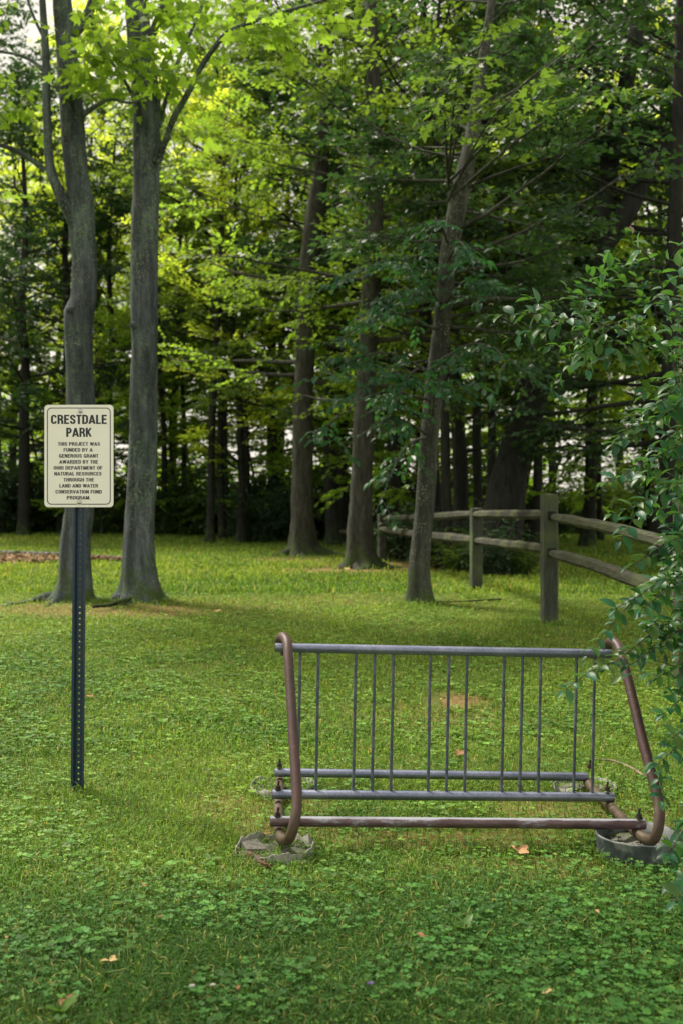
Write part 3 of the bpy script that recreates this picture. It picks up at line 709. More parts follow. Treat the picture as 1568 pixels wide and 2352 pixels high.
def fpost(px, pyt, pyb, d, wpx, rot, holes):
    a, b = P(px, pyb, d), P(px, pyt, d); wd = wpx/F*d; m = MB()
    nz = 14; V = []; g = np.random.default_rng(int(px))
    zz = np.linspace(a[2]-.2, b[2], nz); h = wd/2/ (abs(math.cos(rot))+abs(math.sin(rot)))*1.05
    prof = [(1, .75), (.75, 1), (-.75, 1), (-1, .75), (-1, -.75), (-.75, -1), (.75, -1), (1, -.75)]
    for z in zz:
        for x, y in prof:
            s = h*(1+.05*(g.random()-.5)); X_, Y_ = x*s, y*s; V.append([a[0]+X_*math.cos(rot)-Y_*math.sin(rot), d+X_*math.sin(rot)+Y_*math.cos(rot), z+(g.random()-.5)*.004])
    V.append([a[0], d, b[2]+.012]); k = 8
    m.poly(V, [[i*k+j, i*k+(j+1) % k, (i+1)*k+(j+1) % k, (i+1)*k+j] for i in range(nz-1) for j in range(k)]+[[(nz-1)*k+j, (nz-1)*k+(j+1) % k, nz*k] for j in range(k)])
    o = m.build('post', W1, fence, smooth=False); m = MB()
    for hz, w_ in holes:
        m = MB(); box(m, (a[0], d, hz), (wd*1.04*.5, wd*1.03, .075), rot, jit=.004); m.build('mortise_block', B_DRK, o, smooth=False)  # solid dark block where each mortise hole sits
    return np.array([a[0], d, 0])
p1 = fpost(1260, 1136, 1434, 9.25, 37, .15, ((P(0, 1184, 9.25)[2], 1), (P(0, 1268, 9.25)[2], 1)))
p0 = fpost(1572, 1150, 1560, 6.75, 46, .1, ())
p2 = fpost(1092, 1168, 1370, 12.0, 28, .2, ((P(0, 1184, 12)[2], 1), (P(0, 1243, 12)[2], 1)))
p3 = fpost(876, 1180, 1289, 18.0, 22, .3, ()); p4 = fpost(760, 1196, 1262, 26.0, 16, .3, ())
def rail(A_, B_, ra, rb, seed, bow=.02, mat=None):
    g = np.random.default_rng(seed); n = 16; A_ = np.array(A_); B_ = np.array(B_); d = unit(B_-A_); s = unit(np.cross(d, [0, 0, 1.])); m = MB(); V = []
    prof = [(-1, -.25), (-.6, .75), (.1, 1.), (.85, .55), (1, -.3), (.3, -.9), (-.5, -.8)]
    for i in range(n):
        t = i/(n-1); c = A_+(B_-A_)*t+np.array([0, 0, bow*math.sin(t*math.pi)])+(g.random(3)-.5)*.008; r = (ra+(rb-ra)*t)*min(1, .55+4*t, .55+4*(1-t))
        for x, z in prof:
            V.append(c+s*x*r*(1+.10*(g.random()-.5))+np.array([0, 0, 1.])*z*r*.95*(1+.14*(g.random()-.5)))
    k = len(prof); m.poly(np.array(V), [[i*k+j, (i+1)*k+j, (i+1)*k+(j+1) % k, i*k+(j+1) % k][::-1] for i in range(n-1) for j in range(k)]+[list(range(k)), list(range((n-1)*k, n*k))[::-1]])
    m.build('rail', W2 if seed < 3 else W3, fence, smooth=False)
rail(P(1262, 1186, 9.27), P(1580, 1262, 6.73), .045, .055, 1); rail(P(1262, 1270, 9.23), P(1580, 1384, 6.77), .052, .062, 2, .03)
rail(P(1088, 1181, 12.0), P(1262, 1183, 9.3), .052, .05, 3, 0); rail(P(1088, 1241, 12.05), P(1262, 1262, 9.3), .05, .052, 4, 0)
rail(P(880, 1192, 18), P(1092, 1181, 12.1), .055, .055, 5, 0); rail(P(872, 1214, 18), P(1092, 1240, 11.95), .06, .065, 6, -.02)
rail(P(760, 1222, 26), P(878, 1220, 18), .06, .06, 8, 0)

# ------------------------------------------------------------------ the named trees
def add_limb(parent_t, pts, d0, dd, mat, name='branch', step=.1):
    m = MB(); W = np.array([P(a, b, d0+e) for (a, b, c), e in zip(pts, dd)]); r = np.array([c/2/F*d0 for a, b, c in pts])
    tube(m, W, r, 10, step, rough=.05); m.build(name, mat, parent_t); return W
def root_tubes(m, c, specs, g):
    for az, L, r in specs:
        p = []
        for t in np.linspace(0, 1, 7):
            x = c[0]+math.cos(az+.4*t*g)*(.10+L*t); y = c[1]+math.sin(az+.4*t*g)*(.10+L*t)
            p.append([x, y, float(TZ(x, y))+r*(.5-1.1*t)+.015*math.sin(t*9)])
        tube(m, p, np.linspace(r, r*.35, 7), 8, .04, rough=.15)

# left forked maple
b = G(166, 1378); D1 = b[1]
t1 = thing('forked_maple_tree', 'grey maple behind the park sign, its trunk forking into two stems', 'tree', b)
m = MB(); tr1 = trunk_px(m, [(168, 1378, 84), (172, 1335, 74), (172, 1250, 69), (183, 1160, 66), (185, 1030, 64), (185, 900, 64), (182, 815, 64), (183, 722, 68), (192, 690, 58), (195, 600, 56), (190, 530, 60), (191, 470, 55), (183, 430, 56),
    (177, 390, 54), (168, 300, 54), (163, 225, 53), (155, 130, 48), (148, 50, 44), (142, -40, 40), (138, -200, 32)], D1, fl=.45, lobes=4, ph=2.2, hh=.10)
tube(m, [P(170, 716, D1-.10), P(160, 712, D1-.155), P(156, 716, D1-.17)], [.05, .042, .02], 10, .01, rough=.15)    # healed branch stub
root_tubes(m, b, [(3.5, .7, .07), (4.1, .45, .06), (5.4, .3, .06), (.2, .25, .06), (3.0, .4, .05)], 1)
m.build('trunk', B_GRY, t1)
s2 = add_limb(t1, [(186, 548, 34), (166, 500, 29), (146, 462, 26), (132, 430, 24), (117, 390, 23), (111, 320, 20), (108, 240, 19), (107, 150, 18), (103, 75, 17), (98, 0, 15), (95, -90, 12), (85, -200, 8)], D1, [-.03, -.05, -.08]+[-.12]*9, B_GRY, 'stem')
add_limb(t1, [(104, 392, 15), (78, 370, 12), (45, 350, 11), (10, 335, 10), (-50, 320, 8), (-150, 260, 5)], D1, [-.12, -.2, -.3, -.4, -.5, -.6], B_GRY)
add_limb(t1, [(99, 160, 10), (75, 140, 8), (40, 125, 7), (0, 117, 6), (-80, 90, 4)], D1, [-.12, -.1, 0, .1, .2], B_GRY)
add_limb(t1, [(106, 95, 8), (88, 60, 7), (75, 30, 6), (64, -5, 6), (50, -80, 3)], D1, [-.12, -.1, -.1, 0, 0], B_GRY)
add_limb(t1, [(190, 266, 12), (212, 250, 10), (235, 235, 9), (258, 227, 8), (300, 236, 5), (345, 220, 3)], D1, [0, -.2, -.4, -.5, -.7, -.8], B_GRY)
add_limb(t1, [(165, 85, 22), (190, 55, 22), (208, 20, 22), (220, -30, 20), (240, -150, 12)], D1, [0, .02, .05, .1, .1], B_GRY)
add_limb(t1, [(172, 262, 10), (150, 225, 9), (125, 190, 8), (112, 175, 7)], D1, [-.1, -.16, -.18, -.14], B_GRY)
# second maple
b2 = G(317, 1377); D2 = b2[1]
t2 = thing('grey_maple_tree', 'straight grey lichen-speckled maple trunk right of the park sign', 'tree', b2)
m = MB(); tr2 = trunk_px(m, [(318, 1376, 88), (319, 1340, 80), (318, 1250, 68), (323, 1160, 65), (328, 1088, 65), (331, 938, 62), (333, 800, 60), (332, 745, 62), (331, 700, 60), (332, 588, 60), (334, 500, 62), (337, 440, 63), (336, 350, 61), (338, 250, 62), (332, 180, 58),
    (322, 100, 55), (314, 0, 52), (308, -100, 46), (300, -260, 36)], D2, fl=.42, lobes=5, ph=.6, hh=.10)
tube(m, [P(318, 752, D2-.1), P(305, 745, D2-.13), P(301, 742, D2-.135)], [.03, .035, .02], 10, .01, rough=.15)
root_tubes(m, b2, [(5.7, .45, .06), (4.9, .35, .06), (3.7, .4, .06), (.1, .3, .06)], -1)
m.build('trunk', B_GRY, t2)
add_limb(t2, [(362, 372, 20), (372, 345, 15), (386, 310, 14), (400, 270, 14), (428, 222, 13), (456, 165, 12), (485, 120, 11), (522, 76, 11), (575, 52, 9), (640, 30, 7), (735, 3, 6), (860, -30, 4)], D2, [-.1, -.15, -.25, -.35, -.5, -.6, -.75, -.9, -1.1, -1.3, -1.6, -1.9], B_GRY)
add_limb(t2, [(530, 74, 9), (590, 62, 8), (640, 42, 7), (700, 15, 6), (760, -20, 4)], D2, [-.9, -.9, -.9, -1, -1], B_GRY)
add_limb(t2, [(364, 290, 14), (386, 215, 10), (410, 140, 10), (432, 88, 9), (455, 38, 8), (475, -20, 7), (500, -120, 4)], D2, [0, .1, .2, .3, .4, .5, .6], B_GRY)
add_limb(t2, [(325, 275, 9), (303, 217, 8), (280, 172, 7), (255, 140, 6), (225, 95, 5), (204, 20, 4)], D2, [-.1, -.2, -.3, -.35, -.4, -.5], B_GRY)
add_limb(t2, [(345, 90, 24), (362, 48, 18), (375, 0, 17), (392, -90, 12)], D2, [0, 0, 0, .1], B_GRY)
def px_sprays(blobs, g, L, m_, size, tpl, mb, **kw):
    O = []; Dd = []
    for (x, y, rx, ry, d, rd, n) in blobs:
        k = g.normal(size=(n, 3)); k = k/np.linalg.norm(k, axis=1, keepdims=True)*g.random((n, 1))**.4
        px = x+k[:, 0]*rx; py = y+k[:, 1]*ry; dd = d+k[:, 2]*rd
        O.append(np.stack([(px-CX)/F*dd, dd, EYE-(py-CY)/F*dd], 1))
        dr = g.normal(size=(n, 3)); dr[:, 2] *= .35; Dd.append(dr)
    sprays(mb, np.vstack(O), np.vstack(Dd), L, m_, size, tpl, g=g, **kw)
g = np.random.default_rng(21)
m = MB(); px_sprays([(215, 140, 60, 70, D2-.7, .5, 14), (325, 110, 50, 60, D2-.8, .4, 11), (430, 190, 90, 100, D2-.1, .6, 16), (200, 60, 60, 40, D2-.3, .6, 6), (330, 10, 120, 30, D2-.5, .7, 8),
    (560, 60, 130, 50, D2-.6, .8, 16), (700, 20, 120, 50, D2-1.2, .8, 16), (330, -260, 500, 230, D2, 1.8, 110), (440, 60, 90, 60, D2+.4, .6, 10), (250, 220, 60, 30, D2-.6, .4, 5)], g, .5, 9, .105, MP, m, hang=.5, flat=.35)
m.build('crown', [L_MAP, TWIG], t2)
m = MB(); px_sprays([(30, 20, 60, 30, D1-.3, .7, 3), (-90, 200, 90, 160, D1, 1.0, 18), (20, 210, 60, 30, D1+.3, .5, 6), (60, 260, 60, 50, D1+.2, .4, 6), (-150, -200, 380, 220, D1+.2, 1.8, 80), (0, 420, 60, 60, D1+.3, .4, 4)], g, .5, 9, .10, MP, m, hang=.5, flat=.35)
m.build('crown', [L_MAP, TWIG], t1)

def crown_on(t, tr, zlo, zhi, nl, R0, ns, mm, size, leaf, bark, seed, name='crown', **kw):
    g = np.random.default_rng(seed); mt = MB(); ml = MB()
    n = grow(ml, mt, tr, zlo, zhi, nl, R0, ns, mm, size, g, **kw)
    mt.build('branches', bark, t); ml.build(name, [leaf, TWIG], t); return n
# middle trees
b3 = G(698, 1276); D3 = b3[1]
t3 = thing('broad_tree', 'stout grey-brown tree with spreading roots left of centre beyond the lawn', 'tree', b3)
m = MB(); tr3 = trunk_px(m, [(697, 1276, 60), (695, 1250, 56), (695, 1188, 50), (695, 1038, 46), (698, 888, 44), (705, 738, 45), (713, 588, 43), (723, 500, 43), (736, 400, 38), (745, 300, 32), (752, 150, 26), (756, 0, 22), (758, -200, 14)], D3, fl=.75, lobes=5, ph=1., hh=.15)
root_tubes(m, b3, [(5.9, 1.0, .14), (4.5, .5, .13), (3.5, .8, .14), (5.2, .7, .1)], 1); m.build('trunk', B_BRN, t3)
b4 = G(828, 1303); D4 = b4[1]
t4 = thing('furrowed_tree', 'dark furrowed trunk with flaring base just left of centre, in front of the fence end', 'tree', b4)
m = MB(); tr4 = trunk_px(m, [(828, 1303, 66), (826, 1270, 60), (825, 1188, 54), (832, 1038, 48), (842, 838, 44), (851, 688, 44), (854, 588, 44), (858, 500, 42), (861, 350, 38), (858, 250, 34), (854, 100, 28), (850, 0, 24), (848, -200, 15)], D4, fl=.75, lobes=6, ph=2., hh=.16, rough=.1)
root_tubes(m, b4, [(5.9, .6, .12), (4.3, .4, .11), (3.5, .45, .12)], 1); m.build('trunk', B_BRN, t4)
b5 = G(963, 1385); D5 = b5[1]
t5 = thing('leaning_beech_tree', 'speckled slender tree leaning right, standing in the grass before the fence', 'tree', b5)
m = MB(); tr5 = trunk_px(m, [(963, 1385, 56), (962, 1340, 51), (962, 1288, 48), (972, 1188, 44), (979, 1088, 44), (986, 988, 42), (1002, 838, 40), (1014, 738, 39), (1027, 600, 40), (1050, 470, 42), (1066, 400, 39), (1082, 325, 35), (1095, 225, 30), (1110, 130, 25), (1128, 0, 18), (1150, -200, 9)], D5, fl=.30, lobes=5, ph=3., hh=.12)
m.build('trunk', B_SPK, t5)
b6 = G(1150, 1262); D6 = 15.5; b6 = np.array([(1150-CX)/F*D6, D6, float(TZ((1150-CX)/F*D6, D6))])
t6 = thing('big_leaning_tree', 'massive dark trunk leaning right behind the rail fence and forking high up', 'tree', b6)
m = MB(); tr6 = trunk_px(m, [(1142, 1290, 100), (1150, 1230, 90), (1160, 1150, 86), (1170, 1088, 82), (1198, 988, 76), (1241, 838, 70), (1262, 760, 66), (1300, 680, 62), (1345, 610, 56), (1430, 500, 48), (1468, 425, 44), (1510, 350, 40), (1568, 305, 36), (1650, 220, 26)], D6, fl=.4, ph=1.4)
m.build('trunk', B_DRK, t6)
tr6b = add_limb(t6, [(1275, 735, 54), (1325, 640, 50), (1372, 520, 46), (1395, 400, 44), (1418, 280, 40), (1445, 150, 38), (1472, 0, 34), (1500, -200, 20)], D6, [0, 0, .2, .4, .5, .6, .8, 1.], B_DRK, 'stem')
D8 = 14.5; b8 = np.array([(1533-CX)/F*D8, D8, float(TZ((1533-CX)/F*D8, D8))])
t8 = thing('edge_tree', 'dark upright trunk half hidden behind the shrub at the far right', 'tree', b8)
m = MB(); tr8 = trunk_px(m, [(1528, 1275, 44), (1530, 1150, 38), (1534, 900, 36), (1540, 700, 34), (1552, 400, 30), (1560, 100, 26), (1565, -150, 16)], D8, fl=.6); m.build('trunk', B_DRK, t8)

zt = lambda tr: (tr[0][2], tr[-1][2])
crown_on(t3, tr3, 3.2, 10.6, 26, 2.7, 7, 10, .105, L_MAP, B_BRN, 31, el=(-.1, .7), azr=(-.35, 3.5))
crown_on(t4, tr4, 3.0, 9.0, 30, 2.5, 10, 10, .10, L_MID, B_BRN, 32, el=(-.1, .6), azr=(-.45, 3.5))
crown_on(t5, tr5, 3.0, 6.6, 40, 1.7, 9, 10, .085, L_DRK, B_SPK, 33, el=(-.02, .45), azr=(-.75, 2.3), rlimb=.028, slen=.45, shape=lambda u: 1.0)
crown_on(t6, tr6, 4.4, 7.5, 24, 2.4, 9, 10, .10, L_DRK, B_DRK, 34, el=(-.1, .6), azr=(-.3, 3.4))
crown_on(t6, tr6b, 4.2, 9.5, 20, 2.4, 8, 10, .10, L_DRK, B_DRK, 35, el=(-.1, .6), azr=(-.3, 3.4), name='crown')
crown_on(t8, tr8, 1.7, 8.5, 34, 2.5, 13, 10, .10, L_DRK, B_DRK, 36, el=(-.2, .6), azr=(-.2, 3.3))
# beech sprays reaching out low towards the camera from the leaning tree
g = np.random.default_rng(5); m = MB(); mbk = MB()
def boughs(specs, anchor, m, mbk, size, mm=11, tpl=OV, droop=.25):
    O = []; Dr = []
    for (x0, y0, x1, y1, d1, k) in specs:
        A = anchor(y0); B = P(x1, y1, d1); M_ = (A+B)/2+np.array([0, 0, .22]); lp, _ = resample([A, M_, B], [1, 1, 1], .1)
        tube(mbk, lp, np.linspace(.016, .003, len(lp)), 6, None)
        n = k; t = .25+.75*g.random(n); i = (t*(len(lp)-1)).astype(int); O.append(lp[i]); dirn = unit(B-A)
        dd = dirn[None]*.8+g.normal(size=(n, 3))*np.array([.7, .7, .15]); Dr.append(dd)
    sprays(m, np.vstack(O), np.vstack(Dr), .36, mm, size, tpl, g=g, hang=.45, flat=.8, droop=droop, twig=.0025)
anc5 = lambda y: np.array([np.interp(-y, [-1385, -1088, -838, -600], [963, 979, 1002, 1027]), y, 0])
def anchor5(y):
    a = anc5(y); return P(a[0], y, D5)
boughs([(0, 640, 760, 660, 9.2, 14), (0, 700, 850, 740, 9.0, 12), (0, 760, 760, 790, 9.2, 14), (0, 860, 720, 870, 8.8, 18), (0, 900, 800, 920, 8.6, 16), (0, 920, 720, 1000, 9., 14), (0, 1000, 790, 1030, 9., 10),
        (0, 660, 900, 620, 9.2, 14), (0, 720, 940, 690, 9.2, 12), (0, 560, 980, 560, 9.2, 10), (0, 600, 1090, 620, 9., 12), (0, 700, 1150, 690, 9., 12), (0, 830, 1215, 860, 8.6, 14), (0, 860, 1090, 880, 8.6, 8),
        (0, 860, 890, 960, 8.9, 10), (0, 1000, 860, 1180, 9.6, 7), (0, 960, 1010, 900, 8.9, 10)], anchor5, m, mbk, .074)
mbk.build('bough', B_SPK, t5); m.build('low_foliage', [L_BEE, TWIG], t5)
# bright sprays of the same tree catching the sun at the top
g = np.random.default_rng(6); m = MB(); mbk = MB()
boughs([(0, 420, 1010, 210, 8.2, 8), (0, 420, 1120, 60, 8.4, 9), (0, 460, 1240, 180, 8.4, 9), (0, 420, 1380, 210, 8.8, 8), (0, 460, 1500, 190, 9., 8), (0, 450, 1330, 90, 8.8, 8), (0, 430, 1060, 110, 8., 8)], anchor5, m, mbk, .075, 8, MP)
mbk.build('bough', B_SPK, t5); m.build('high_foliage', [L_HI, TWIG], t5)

# ------------------------------------------------------------------ templates for the wood behind
def proto(name, label, H, r0, zlo, nl, R0, ns, mm, size, leaf, bark, seed, lean=.0, **kw):
    g = np.random.default_rng(seed); t = thing(name, label, 'tree', (0, 0, 0))
    zz = np.linspace(0, H, 9); wx = np.cumsum(g.normal(size=9)*.09)+lean*zz; wy = np.cumsum(g.normal(size=9)*.09)
    wx -= wx[0]; wy -= wy[0]; path = np.stack([wx, wy, zz], 1); path[0][2] = -.15
    mt = MB(); tube(mt, path, r0*(1-.85*(zz/H)**1.2), 10, .5, fn=flare(0, r0, .5, 5, seed, .2, .06))
    ml = MB(); grow(ml, mt, path, zlo, H, nl, R0, ns, mm, size, g, **kw)
    mt.build('trunk', bark, t); ml.build('crown', [leaf, TWIG], t); return t
PR_ = {}
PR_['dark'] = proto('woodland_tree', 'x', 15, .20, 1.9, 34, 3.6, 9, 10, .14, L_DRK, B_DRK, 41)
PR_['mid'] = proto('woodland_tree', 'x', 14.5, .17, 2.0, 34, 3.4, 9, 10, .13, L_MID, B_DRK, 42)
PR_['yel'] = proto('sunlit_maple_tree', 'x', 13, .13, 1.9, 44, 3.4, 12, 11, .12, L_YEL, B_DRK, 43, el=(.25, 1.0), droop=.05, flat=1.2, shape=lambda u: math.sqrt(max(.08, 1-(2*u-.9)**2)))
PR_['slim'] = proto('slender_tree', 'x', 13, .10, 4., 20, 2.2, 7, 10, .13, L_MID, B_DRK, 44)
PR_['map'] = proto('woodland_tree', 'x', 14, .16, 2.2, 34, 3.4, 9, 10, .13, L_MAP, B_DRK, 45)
used = set()
def put(kind, x, y, rz, s, label, group=None, name=None, cat=None):
    o = PR_[kind]
    if kind in used: o = copy_tree(o)
    used.add(kind)
    o.location = (x, y, float(TZ(x, y))); o.rotation_euler = (0, 0, rz); o.scale = (s, s, s)
    o['label'] = label
    if group: o['group'] = group
    elif 'group' in o: del o['group']
    if name: o.name = name
    return o
def putpx(kind, px, d, rz, s, label, group=None, name=None): return put(kind, (px-CX)/F*d, d, rz, s, label, group, name)
GW = 'trees of the wood behind the lawn'
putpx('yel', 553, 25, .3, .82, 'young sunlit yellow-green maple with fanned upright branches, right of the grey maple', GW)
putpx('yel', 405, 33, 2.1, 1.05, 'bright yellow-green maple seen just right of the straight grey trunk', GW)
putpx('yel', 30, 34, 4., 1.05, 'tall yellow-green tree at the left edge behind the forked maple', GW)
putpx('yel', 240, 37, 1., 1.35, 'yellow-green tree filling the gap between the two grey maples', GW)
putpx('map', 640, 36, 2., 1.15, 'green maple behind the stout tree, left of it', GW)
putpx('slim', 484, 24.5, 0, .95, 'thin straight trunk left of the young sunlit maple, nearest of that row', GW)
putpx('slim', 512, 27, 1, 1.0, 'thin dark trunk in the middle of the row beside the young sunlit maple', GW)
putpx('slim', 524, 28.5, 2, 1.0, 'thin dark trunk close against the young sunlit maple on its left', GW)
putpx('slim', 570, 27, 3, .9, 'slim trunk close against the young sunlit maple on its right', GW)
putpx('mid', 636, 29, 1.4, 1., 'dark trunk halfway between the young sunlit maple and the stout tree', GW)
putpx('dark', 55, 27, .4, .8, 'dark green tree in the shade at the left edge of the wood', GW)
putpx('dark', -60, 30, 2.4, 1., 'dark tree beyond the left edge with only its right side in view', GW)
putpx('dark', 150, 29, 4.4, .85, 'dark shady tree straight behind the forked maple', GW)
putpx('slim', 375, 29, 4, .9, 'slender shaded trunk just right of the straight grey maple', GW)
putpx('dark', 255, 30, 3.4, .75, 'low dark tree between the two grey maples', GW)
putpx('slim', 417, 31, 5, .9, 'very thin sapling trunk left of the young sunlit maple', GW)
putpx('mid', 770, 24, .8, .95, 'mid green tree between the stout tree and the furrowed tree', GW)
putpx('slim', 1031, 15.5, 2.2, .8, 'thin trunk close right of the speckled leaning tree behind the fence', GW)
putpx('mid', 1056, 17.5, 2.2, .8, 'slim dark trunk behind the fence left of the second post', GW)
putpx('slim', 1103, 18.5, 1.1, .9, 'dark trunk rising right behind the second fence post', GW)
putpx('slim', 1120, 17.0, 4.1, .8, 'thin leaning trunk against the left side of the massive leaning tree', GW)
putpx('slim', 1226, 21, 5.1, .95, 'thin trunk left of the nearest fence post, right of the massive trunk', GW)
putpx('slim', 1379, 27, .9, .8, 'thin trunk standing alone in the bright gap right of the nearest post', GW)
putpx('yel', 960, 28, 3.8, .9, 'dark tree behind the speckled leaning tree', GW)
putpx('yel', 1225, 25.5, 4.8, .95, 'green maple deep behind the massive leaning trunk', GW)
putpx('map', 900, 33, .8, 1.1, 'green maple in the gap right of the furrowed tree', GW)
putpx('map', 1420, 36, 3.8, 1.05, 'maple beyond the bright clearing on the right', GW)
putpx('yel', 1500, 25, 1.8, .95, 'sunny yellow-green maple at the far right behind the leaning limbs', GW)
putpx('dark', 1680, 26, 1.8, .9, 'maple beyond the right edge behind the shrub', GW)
lab = 'tall leafy tree deep in the wood, one of many alike'
gg = np.random.default_rng(77)
ks = ['map', 'dark', 'mid', 'map', 'yel', 'mid']
for i in range(16):
    if i in (6, 12): gg.random(); continue
    putpx(ks[i % 6], -150+i*125+gg.random()*60, 40+gg.random()*9, gg.random()*6, (.75 if i < 2 else 1.0)+.3*gg.random(), lab, 'far trees of the wood')

# unseen tree added outside the frame on the left to shade the nearest grass
PR_['shade'] = proto('added_shade_tree', 'x', 9.5, .16, 4.9, 30, 3.3, 8, 10, .12, L_MAP, B_GRY, 46, el=(.05, .8), spread=.9)
put('shade', -3.7, 3.1, .4, 1., 'unseen maple added outside the frame at the left to shade the nearest grass')
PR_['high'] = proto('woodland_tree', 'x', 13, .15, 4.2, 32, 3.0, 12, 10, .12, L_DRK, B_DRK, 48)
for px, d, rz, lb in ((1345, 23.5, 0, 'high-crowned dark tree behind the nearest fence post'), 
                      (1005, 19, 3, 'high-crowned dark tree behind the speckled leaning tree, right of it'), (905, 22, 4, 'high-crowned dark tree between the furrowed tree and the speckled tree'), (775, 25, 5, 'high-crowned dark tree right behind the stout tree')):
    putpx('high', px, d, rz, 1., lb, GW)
PR_['sap'] = proto('sapling_tree', 'x', 6.5, .05, .7, 26, 2.0, 8, 10, .12, L_MAP, B_DRK, 47, el=(0, .7), rlimb=.02)
gg = np.random.default_rng(12)
for i, (px, d) in enumerate(((-20, 31), (105, 30), (235, 28), (300, 31.5), (400, 30), (455, 33), (600, 30), (665, 27.5), (740, 29), (800, 26), (905, 22), (1010, 20), (1080, 24), (1200, 27), (1262, 30), (1530, 22), (1600, 20))):
    putpx('sap', px, d, gg.random()*6, .75+.4*gg.random(), 'young leafy sapling under the tall trees, one of many alike', 'saplings under the tall trees')
# understory
def bushp(name, H, R0, leaf, seed, n=14, size=.10):
    g = np.random.default_rng(seed); t = thing(name, 'x', 'bush', (0, 0, 0)); mt = MB(); ml = MB(); O = []; Dr = []
    for i in range(n):
        az = g.random()*6.28; lp = limb_path(g, [g.normal()*.15, g.normal()*.15, -.05], az, .9+.5*g.random(), H*(.6+.5*g.random()), 5, up=-.4)
        tube(mt, lp, np.linspace(.02, .005, len(lp)), 4)
        k = 26; tt = g.random(k)*.9+.1; s = tt*5; q = np.minimum(s.astype(int), 4); O.append(lp[q]+(lp[q+1]-lp[q])*(s-q)[:, None]+g.normal(size=(k, 3))*R0*.12); Dr.append(g.normal(size=(k, 3))*[1, 1, .5])
    sprays(ml, np.vstack(O), np.vstack(Dr), .4, 9, size, RH, g=g)
    mt.build('stems', TWIG, t); ml.build('foliage', [leaf, TWIG], t); return t
PR_['bushd'] = bushp('understory_bush', 2.0, 1.2, L_DRK, 51); PR_['bushm'] = bushp('understory_bush', 1.5, 1.0, L_MID, 52)
gg = np.random.default_rng(9)
for i in range(34):
    px = -120+i*54+gg.random()*26; d = 28.5+gg.random()*3.5+(0 if px < 1250 else 3)
    if 560 < px < 1250: d = 25.5+gg.random()*3
    putpx('bushd' if gg.random() < .65 else 'bushm', px, d, gg.random()*6, .8+.7*gg.random(), 'low leafy bush among the trunks at the edge of the wood', 'bushes at the foot of the wood')
for px, d, s, k, l in ((1060, 15.2, .45, 'bushm', 'low bush behind the fence left of the second post'), (1000, 16.2, .55, 'bushd', 'dark low bush behind the fence next to the speckled tree'), (1140, 14.2, .45, 'bushd', 'low plant at the foot of the massive leaning trunk'),
                    (920, 18.4, .6, 'bushd', 'low bush between the furrowed tree and the speckled tree'), (1190, 14.4, .35, 'bushm', 'small leafy plant between the second and the nearest fence post')):
    putpx(k, px, d, gg.random()*6, s, l)
# wood far behind, reads as one mass
g = np.random.default_rng(99); m = MB(); n = 9000
xx = (g.random(n)*2-1)*42; yy = 54+g.random(n)*14; zz = g.random(n)**1.15*15
kp = fbm(xx*.22+3, zz*.3+9) > .46-.12*(zz < 3.0)+.012*zz
rt = xx/yy; kp &= ~((rt > .20) & (rt < .31) & (zz > 1.0) & (g.random(n) < .85)); kp &= ~((rt > -.20) & (rt < -.11) & (zz > 2.5) & (zz < 9) & (g.random(n) < .7)); kp &= ~((rt < -.24) & (zz > 9))
O = np.stack([xx, yy, zz+TZ(xx, yy)], 1)[kp]; sprays(m, O, g.normal(size=(len(O), 3))*[1, 1, .4], 1.3, 10, .42, RH, g=g, twig=0)
fw = m.build('far_wood', [L_MAP, TWIG]); tag(fw, 'hazy mass of foliage far behind the trees', 'wood', kind='stuff')

# ------------------------------------------------------------------ shrub on the right
g = np.random.default_rng(17)
shrub = thing('honeysuckle_shrub', 'large glossy green shrub arching in from the right over the end of the rack', 'shrub', (1.42, 3.95, 0))
ms_, ml_ = MB(), MB()
def pairs(path, size, start=.0, gap=.035, tip=True):
    """opposite leaves along a shoot, as honeysuckle carries them"""
    p, _ = resample(path, np.ones(len(path)), .01); L = len(p); st = max(2, int(gap/.01)); idx = np.arange(int(L*start), L-1, st)
    if len(idx) == 0: return
    T = unit(np.gradient(p, axis=0))[idx]; n = len(idx); sgn = np.where(np.arange(n) % 2 == 0, 0, 1.)
    Sd = unit(np.cross(T, [0, 0, 1.])); U = np.cross(Sd, T); a = sgn*.9+(g.random(n)-.5)*.9
    lat = Sd*np.cos(a)[:, None]+U*np.sin(a)[:, None]
    for s in (1, -1):
        d = T*.55+lat*s+(g.random((n, 3))-.5)*.45; d[:, 2] += .08-.35*g.random(n)
        nr = np.array([-.15, -.25, 1.])+(g.random((n, 3))-.5)*.9
        leaves(ml_, OV, p[idx], d, nr, size*(.65+.6*g.random(n)), 0, np.clip(g.random(n), 0, 1), None, g)
    if tip:
        d = np.tile(T[-1], (2, 1))+(g.random((2, 3))-.5)*.4; leaves(ml_, OV, np.tile(p[-1], (2, 1)), d, np.tile([0, -.2, 1.], (2, 1)), np.array([.8, .6])*size, 0, g.random(2), None, g)
def shoot(pts, d, r=.003, size=.058, start=0., gap=.04, side=0, dd=None):
    dd = dd if dd is not None else np.zeros(len(pts)); W = np.array([P(a, b, d+e) for (a, b), e in zip(pts, dd)])
    lp, rr = resample(W, np.linspace(r, r*.35, len(W)), .03); tube(ms_, lp, rr, 6, None); pairs(lp, size, start, gap)
    for k in range(side):
        i = int(len(lp)*(.15+.75*(k+g.random())/side)); i = min(i, len(lp)-2); t = unit(lp[i+1]-lp[i]); L = .10+.16*g.random()
        dv = unit(t*.7+g.normal(size=3)*[.6, .6, .5]); q = np.array([lp[i], lp[i]+dv*L*.5, lp[i]+dv*L+[0, 0, -.02*g.random()]])
        tube(ms_, q, [r*.5, r*.35, r*.2], 5, .03); pairs(q, size, .1, gap)
    return lp
d0 = 3.6
